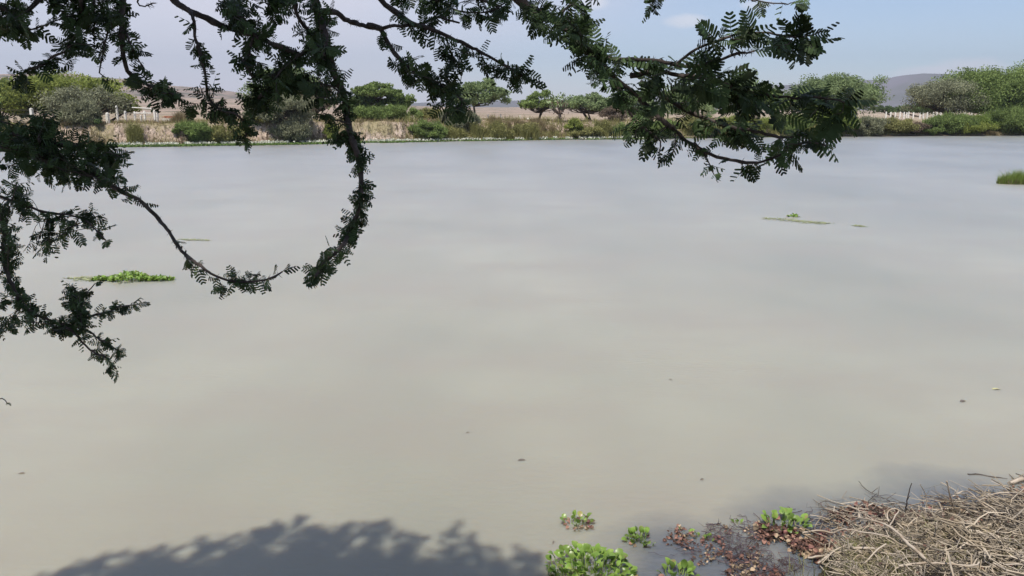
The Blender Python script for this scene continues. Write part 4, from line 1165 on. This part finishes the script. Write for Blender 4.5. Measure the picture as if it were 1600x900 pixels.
# --- right group
hang([(770, -50), (800, -10), (835, 14), (887, 45), (915, 77), (947, 108), (982, 140), (1010, 165), (1045, 196), (1073, 220), (1108, 240), (1129, 248), (1160, 253), (1192, 250), (1220, 241), (1237, 231), (1262, 222), (1292, 226)],
     2.45, 2.2, 15, 3, 1.2, 27, .4, 24, thorn=.8, blobs=[(880, 30, 34, 260), (925, 75, 30, 220), (955, 115, 30, 170), (905, 50, 28, 160), (850, 10, 26, 130), (1000, 175, 36, 100), (1010, 205, 26, 60), (1235, 228, 26, 42), (1060, 215, 30, 60), (860, 5, 30, 60)])
hang([(915, 77), (955, 90), (1000, 94), (1040, 98), (1085, 102), (1130, 93), (1155, 84), (1178, 79)], 2.4, 2.2, 9, 3, .0, 30, .4, 20, join=False, thorn=1.3, blobs=[(1000, 112, 28, 70), (960, 95, 24, 45)])
hang([(1060, 100), (1078, 84), (1100, 70), (1130, 60), (1160, 54), (1200, 52), (1240, 56), (1268, 56), (1284, 50)], 2.3, 2.1, 5, 2, 2.6, 34, .85, 14, join=False, blobs=[(1095, 62, 18, 24), (1150, 52, 18, 30), (1205, 56, 18, 30), (1262, 58, 14, 20)])
hang([(985, 120), (1030, 112), (1070, 118), (1110, 124), (1140, 132), (1180, 146), (1240, 152), (1280, 155), (1310, 156), (1326, 162)], 2.35, 2.1, 8, 2.5, 2.6, 36, .85, 16, join=False, blobs=[(1060, 125, 30, 60), (1105, 140, 28, 40), (1160, 165, 24, 50), (1220, 172, 24, 44), (1290, 168, 20, 50)])
hang([(1000, 130), (1040, 152), (1080, 176), (1120, 192), (1160, 202), (1210, 212), (1260, 213), (1292, 214)], 2.5, 2.3, 8, 2.5, 2.2, 30, .5, 24, join=False, blobs=[(1060, 160, 32, 60), (1110, 190, 30, 50), (1160, 200, 24, 60), (1210, 215, 24, 50), (1020, 150, 24, 60), (1180, 172, 20, 40)])
hang([(962, 130), (975, 160), (990, 185), (1015, 205), (1030, 222), (1030, 236)], 2.3, 2.25, 5, 2, 2.4, 28, .3, 24, join=False, blobs=[(990, 190, 26, 60), (1020, 200, 26, 50)])
hang([(1085, 225), (1098, 238), (1108, 256), (1116, 272)], 2.2, 2.2, 3, 1.5, 1.6, 20, .2, 10, join=False)
hang([(930, -40), (900, 0), (880, 20), (865, 45)], 2.6, 2.5, 6, 3, 2.0, 28, .3, 24, blobs=[(860, 40, 20, 40)])
hang([(1040, -50), (1032, -20), (1022, 2), (1014, 14)], 3.0, 3.0, 3, 1.5, 1.8, 22, .8, 10)
hang([(1150, -45), (1165, -8), (1190, 2), (1215, 6), (1243, 3)], 3.0, 2.9, 3, 1.5, .8, 22, .8, 8)
# --- top centre
hang([(560, -40), (595, -2), (617, 17), (643, 37), (670, 43), (703, 60), (737, 73), (777, 97), (810, 113), (826, 126)], 2.7, 2.6, 11, 3, 1.5, 25, .35, 24, bare=.2, thorn=1.2, blobs=[(770, 90, 22, 34), (806, 112, 18, 36), (725, 70, 18, 24)])
hang([(490, 22), (520, 18), (545, 32), (575, 42), (610, 43), (645, 38), (680, 29), (700, 31), (716, 35)], 2.75, 2.6, 10, 3, .0, 20, .4, 10, join=False, thorn=2.0)
hang([(575, 42), (590, 44), (607, 67), (630, 97), (657, 120), (683, 133), (710, 147), (727, 163)], 2.7, 2.6, 9, 3, 2.2, 26, .3, 26, join=False, bare=.15, blobs=[(625, 95, 20, 36), (655, 120, 20, 50), (690, 142, 24, 84), (712, 155, 18, 56)])
hang([(600, -30), (650, -8), (683, 2), (710, 14), (733, 21), (760, 18), (785, 8), (800, -6)], 2.9, 2.7, 4, 2, 1.7, 26, .85, 12, blobs=[(700, 5, 18, 20)])
hang([(700, -30), (740, -8), (762, 4), (778, 9)], 2.7, 2.7, 5, 3, .2, 22, .5, 8, thorn=1.5)
hang([(690, 62), (705, 85), (715, 108)], 2.7, 2.65, 3, 1.5, 2.0, 24, .2, 14, join=False)
# the long hanging branch
hang([(488, -45), (492, -10), (500, 30), (512, 75), (522, 110), (535, 145), (540, 175), (548, 205), (555, 235), (563, 262), (565, 300), (557, 335), (546, 362), (530, 390), (510, 408), (492, 432)],
     2.6, 2.45, 14, 5, 2.7, 21, .35, 14, spread=.9, thorn=.8, label='long branch hanging straight down and hooking back at its tip',
     blobs=[(490, 20, 30, 90), (500, 70, 26, 80), (505, 110, 22, 40), (555, 320, 14, 20), (535, 385, 20, 44), (505, 415, 18, 40), (540, 185, 18, 22)])
hang([(455, -30), (462, 10), (474, 38), (492, 62), (505, 85)], 2.7, 2.6, 7, 5, 1.5, 25, .3, 20, blobs=[(480, 40, 22, 50)])
hang([(505, 80), (488, 72), (470, 84), (455, 98), (440, 112), (425, 130), (408, 150), (396, 165)], 2.65, 2.7, 7, 3, 2.2, 25, .3, 26, join=False, blobs=[(440, 110, 26, 80), (425, 140, 26, 90), (405, 160, 18, 44), (395, 95, 14, 20)])
hang([(425, 120), (450, 118), (480, 126), (510, 134), (530, 142)], 2.65, 2.55, 4, 3, 2.0, 27, .3, 24, join=False, blobs=[(480, 132, 24, 50), (520, 140, 18, 30)])
hang([(548, 196), (530, 190), (515, 182), (506, 178)], 2.5, 2.5, 2.5, 1.5, .6, 20, .2, 8, join=False, blobs=[(520, 182, 7, 9)])
hang([(548, 205), (535, 212), (525, 222)], 2.5, 2.5, 2.5, 1.5, 1.4, 18, .2, 8, join=False)
# limb from upper left into the centre
hang([(240, -35), (268, -4), (300, 18), (340, 38), (383, 50), (417, 64), (443, 76), (470, 86)], 2.8, 2.65, 11, 7, .7, 25, .35, 20, bare=.35, thorn=1.2, blobs=[(400, 62, 22, 56), (440, 85, 18, 34)])
hang([(345, -30), (362, 0), (376, 24), (392, 44), (405, 62)], 2.75, 2.7, 6, 4, 1.8, 25, .4, 24, blobs=[(380, 15, 24, 60), (365, 40, 16, 24), (395, 40, 16, 30)])
hang([(400, -30), (412, -4), (420, 6), (440, -2)], 2.9, 2.9, 4, 2, 2.2, 26, .6, 16, blobs=[(425, 2, 18, 40)])
hang([(395, 60), (388, 85), (380, 95), (395, 120), (400, 140)], 2.7, 2.7, 4, 2, 1.8, 24, .3, 22, join=False, blobs=[(400, 110, 18, 30)])
hang([(293, 15), (302, 32), (307, 55), (313, 87), (320, 127), (330, 157), (347, 173), (372, 181), (382, 198), (383, 212)], 2.75, 2.6, 6, 2.5, 1.7, 22, .35, 20, join=False, bare=.14, blobs=[(318, 95, 16, 30), (325, 140, 16, 30), (355, 178, 16, 26), (378, 190, 14, 18)])
# --- top left
hang([(188, -40), (192, 5), (190, 50), (190, 83), (200, 110), (217, 125), (240, 137), (267, 147), (290, 162)], 2.8, 2.7, 11, 3, 1.3, 23, .35, 22, blobs=[(182, 20, 26, 90), (240, 142, 18, 60), (265, 152, 14, 46), (210, 75, 14, 24)], label='branch dropping from the top left and turning right at its tip')
hang([(192, 45), (204, 66), (218, 92), (226, 112)], 2.75, 2.7, 4, 2, 1.6, 22, .35, 16, join=False)
hang([(160, -35), (166, 5), (172, 40), (163, 68), (158, 92), (155, 112), (168, 122)], 2.85, 2.75, 5, 1.5, 1.5, 22, .3, 16, thorn=.9)
hang([(122, -40), (128, 0), (124, 35), (116, 62), (96, 82), (75, 94), (52, 107), (29, 120)], 2.8, 2.7, 7, 2, 1.3, 25, .75, 14, blobs=[(122, 30, 22, 60), (125, 68, 16, 34), (108, 90, 12, 12)], thorn=.8)
hang([(-60, -20), (-5, 8), (30, 20), (48, 12), (62, -6), (80, -30)], 2.7, 2.7, 8, 6, 1.2, 25, .4, 22, blobs=[(12, 15, 24, 90), (5, 40, 16, 40)])
hang([(-50, 30), (0, 38), (25, 42), (45, 46), (70, 38), (95, 30), (120, 24)], 2.8, 2.8, 4, 2, 1.5, 24, .8, 14, blobs=[(35, 52, 14, 20)])
hang([(230, -30), (214, 4), (228, 8), (243, 6)], 2.8, 2.8, 3, 1.5, 0, 20, .4, 8, thorn=1)
hang([(150, -30), (146, 10), (152, 30), (146, 50)], 2.8, 2.8, 4, 2, 1.8, 22, .3, 18, blobs=[(150, 15, 20, 50)])
hang([(60, -25), (85, -10), (110, 0), (135, -8)], 2.8, 2.8, 4, 2, 1.8, 24, .5, 14)
# --- left side
hang([(-70, 235), (-5, 232), (40, 240), (80, 252), (120, 265), (160, 280), (184, 298), (216, 312), (244, 336), (264, 364), (288, 396), (312, 416), (340, 432), (372, 440), (400, 440), (428, 432), (440, 424)],
     2.9, 2.55, 12, 2.5, .35, 22, .5, 14, thorn=1.1, label='long twig arching out of the left mass and lifting at its tip',
     blobs=[(20, 235, 30, 110), (70, 255, 34, 140), (120, 262, 30, 120), (165, 285, 18, 46), (210, 300, 14, 22), (310, 412, 10, 14), (332, 428, 12, 18), (365, 440, 14, 30), (400, 438, 16, 34), (345, 448, 8, 10)])
hang([(-60, 205), (0, 208), (40, 214), (85, 224), (125, 228), (160, 232), (188, 246)], 2.95, 2.8, 7, 2.5, 1.7, 22, .35, 22, blobs=[(30, 215, 24, 70), (90, 235, 28, 80), (150, 240, 22, 60), (175, 262, 16, 30)])
hang([(60, 232), (62, 215), (66, 198), (70, 182)], 2.85, 2.85, 4, 2, 2.2, 22, .3, 20, join=False, blobs=[(66, 200, 18, 60)])
hang([(-40, 190), (-5, 190), (15, 193), (30, 196)], 2.9, 2.9, 3, 2, 1.7, 22, .4, 16)
hang([(-60, 290), (0, 305), (25, 318), (60, 328), (92, 334), (128, 342), (150, 358), (165, 375)], 3.0, 2.85, 6, 2, 1.3, 20, .35, 18, blobs=[(20, 320, 26, 60), (90, 350, 22, 40), (70, 380, 24, 60), (145, 345, 16, 26)])
hang([(-60, 300), (-10, 320), (8, 350), (4, 385), (10, 420), (20, 452), (35, 480), (60, 492), (90, 505), (115, 520), (140, 545), (165, 560), (182, 578)],
     3.05, 2.85, 9, 2.2, 1.25, 18, .25, 20, blobs=[(10, 350, 24, 90), (5, 400, 24, 90), (15, 450, 24, 80), (40, 490, 24, 80), (-5, 500, 20, 50), (75, 505, 18, 44), (10, 300, 26, 70)], label='lower left branch descending towards the water')
hang([(95, 508), (112, 508), (122, 490), (118, 465), (114, 445)], 2.95, 2.95, 5, 2, 2.4, 16, .2, 18, join=False, blobs=[(122, 480, 15, 110), (124, 505, 14, 90), (120, 460, 12, 50)])
hang([(124, 470), (135, 458), (148, 442)], 2.95, 2.95, 3, 1.5, .5, 14, .3, 8, join=False)
hang([(128, 500), (150, 492), (170, 486), (190, 478), (215, 474)], 2.95, 2.9, 3.5, 1.5, 1.6, 16, .3, 12, join=False, blobs=[(160, 490, 10, 18)])
hang([(120, 512), (145, 522), (165, 535), (185, 550)], 2.95, 2.9, 3.5, 1.5, 1.7, 16, .3, 14, join=False)
hang([(-50, 620), (-15, 628), (3, 624), (9, 630)], 2.9, 2.9, 3, 1.5, .3, 10, .3, 6)

# the crown above the picture: it shades the hanging branches and the near water
EDGE = [(20, 935), (90, 900), (150, 880), (215, 858), (250, 840), (290, 842), (350, 830), (420, 826), (480, 822), (555, 818), (620, 832), (700, 834), (760, 848), (820, 868), (850, 895), (880, 940)]
poly = [tuple(gnd(a, b)[:2]) for a, b in EDGE]
ex = np.array([a for a, b in poly]); ey = np.array([b for a, b in poly])
poly = [(a, b - .42) for a, b in poly]
poly = [(-4.6, 4.2)] + poly + [(1.6, 4.4), (2.9, 4.4), (3.6, 3.8), (3.6, -2.0), (-5.5, -3.0)]
xs = np.array([a for a, b in poly]); ys = np.array([b for a, b in poly])
mc = MB(); mtw = MB()
cnt = 0; cpos, cax, cnm, csz = [], [], [], []
LP = np.concatenate(limb_pts)
tries = 0
while cnt < 1150 and tries < 30000:
    tries += 1
    sx_, sy_ = RNG.uniform(xs.min(), xs.max()), RNG.uniform(ys.min(), ys.max() - .08)
    if cnt > 700: sx_, sy_ = RNG.uniform(-4.6, 1.0), RNG.uniform(4.3, ys.max() - .08)
    if not inpoly(np.array([sx_]), np.array([sy_]), poly)[0]: continue
    z = RNG.uniform(5.2, 7.6); C = np.array([sx_, sy_, 0]) + SUN_K * z
    if C[2] < 4.3 + .13 * max(C[1], 0) + .35: continue
    cnt += 1
    out = unit(np.array([C[0] + 2.2, C[1] + .8, 0]) + RNG.normal(size=3) * [.6, .6, 0])
    L = RNG.uniform(.3, .7)
    j = LP[np.argmin(np.linalg.norm(LP - C, axis=1))]
    if cnt % 3 == 0:
        tube(mtw, smooth_path([j, (j + C) / 2 + RNG.normal(size=3) * .1, C], .2), .008, 4, cap=False)
    e = C - out * L
    tube(mtw, [e, C], [.006, .003], 4, cap=False)
    m_ = 30
    for k in range(m_):
        t_ = RNG.uniform(0, 1); p_ = e + (C - e) * t_ + RNG.normal(size=3) * .075
        cpos.append(p_); cax.append(unit(out + RNG.normal(size=3) * .8)); cnm.append(unit(RNG.normal(size=3) * .5 + [0, 0, 1])); csz.append(RNG.uniform(.09, .15))
for i in range(100):     # drooping sprays along the outer rim of the crown
    sx_ = RNG.uniform(ex[0], ex[-1]); bd = np.interp(sx_, ex, ey) + .12 * math.sin(sx_ * 9) ; z = RNG.uniform(5.6, 6.9)
    dirn = unit(np.array([RNG.normal() * .5 + .35, 1.0, RNG.normal() * .15])); L = RNG.uniform(.25, .75)
    tipg = np.array([sx_, bd + RNG.uniform(-.25, .06), 0]); C = tipg + SUN_K * z; e = C - dirn * L
    if C[2] < 4.3 + .13 * max(C[1], 0) + .35: continue
    tube(mtw, [e, (e + C) / 2 + RNG.normal(size=3) * .03, C], [.006, .005, .002], 4, cap=False)
    for k in range(int(L * 34)):
        t_ = RNG.uniform(0, 1); cpos.append(e + (C - e) * t_ + RNG.normal(size=3) * .02); cax.append(unit(dirn + RNG.normal(size=3) * .7)); cnm.append(unit(RNG.normal(size=3) * .5 + [0, 0, 1])); csz.append(RNG.uniform(.06, .11))
put_leaves(mc, np.array(cpos), np.array(cax), np.array(cnm), np.array(csz), .8, TPL=LITE)
mc.build('crown', m_leaf, acacia, origin=BASE)
mtw.build('twigs', m_bark, acacia, origin=BASE)
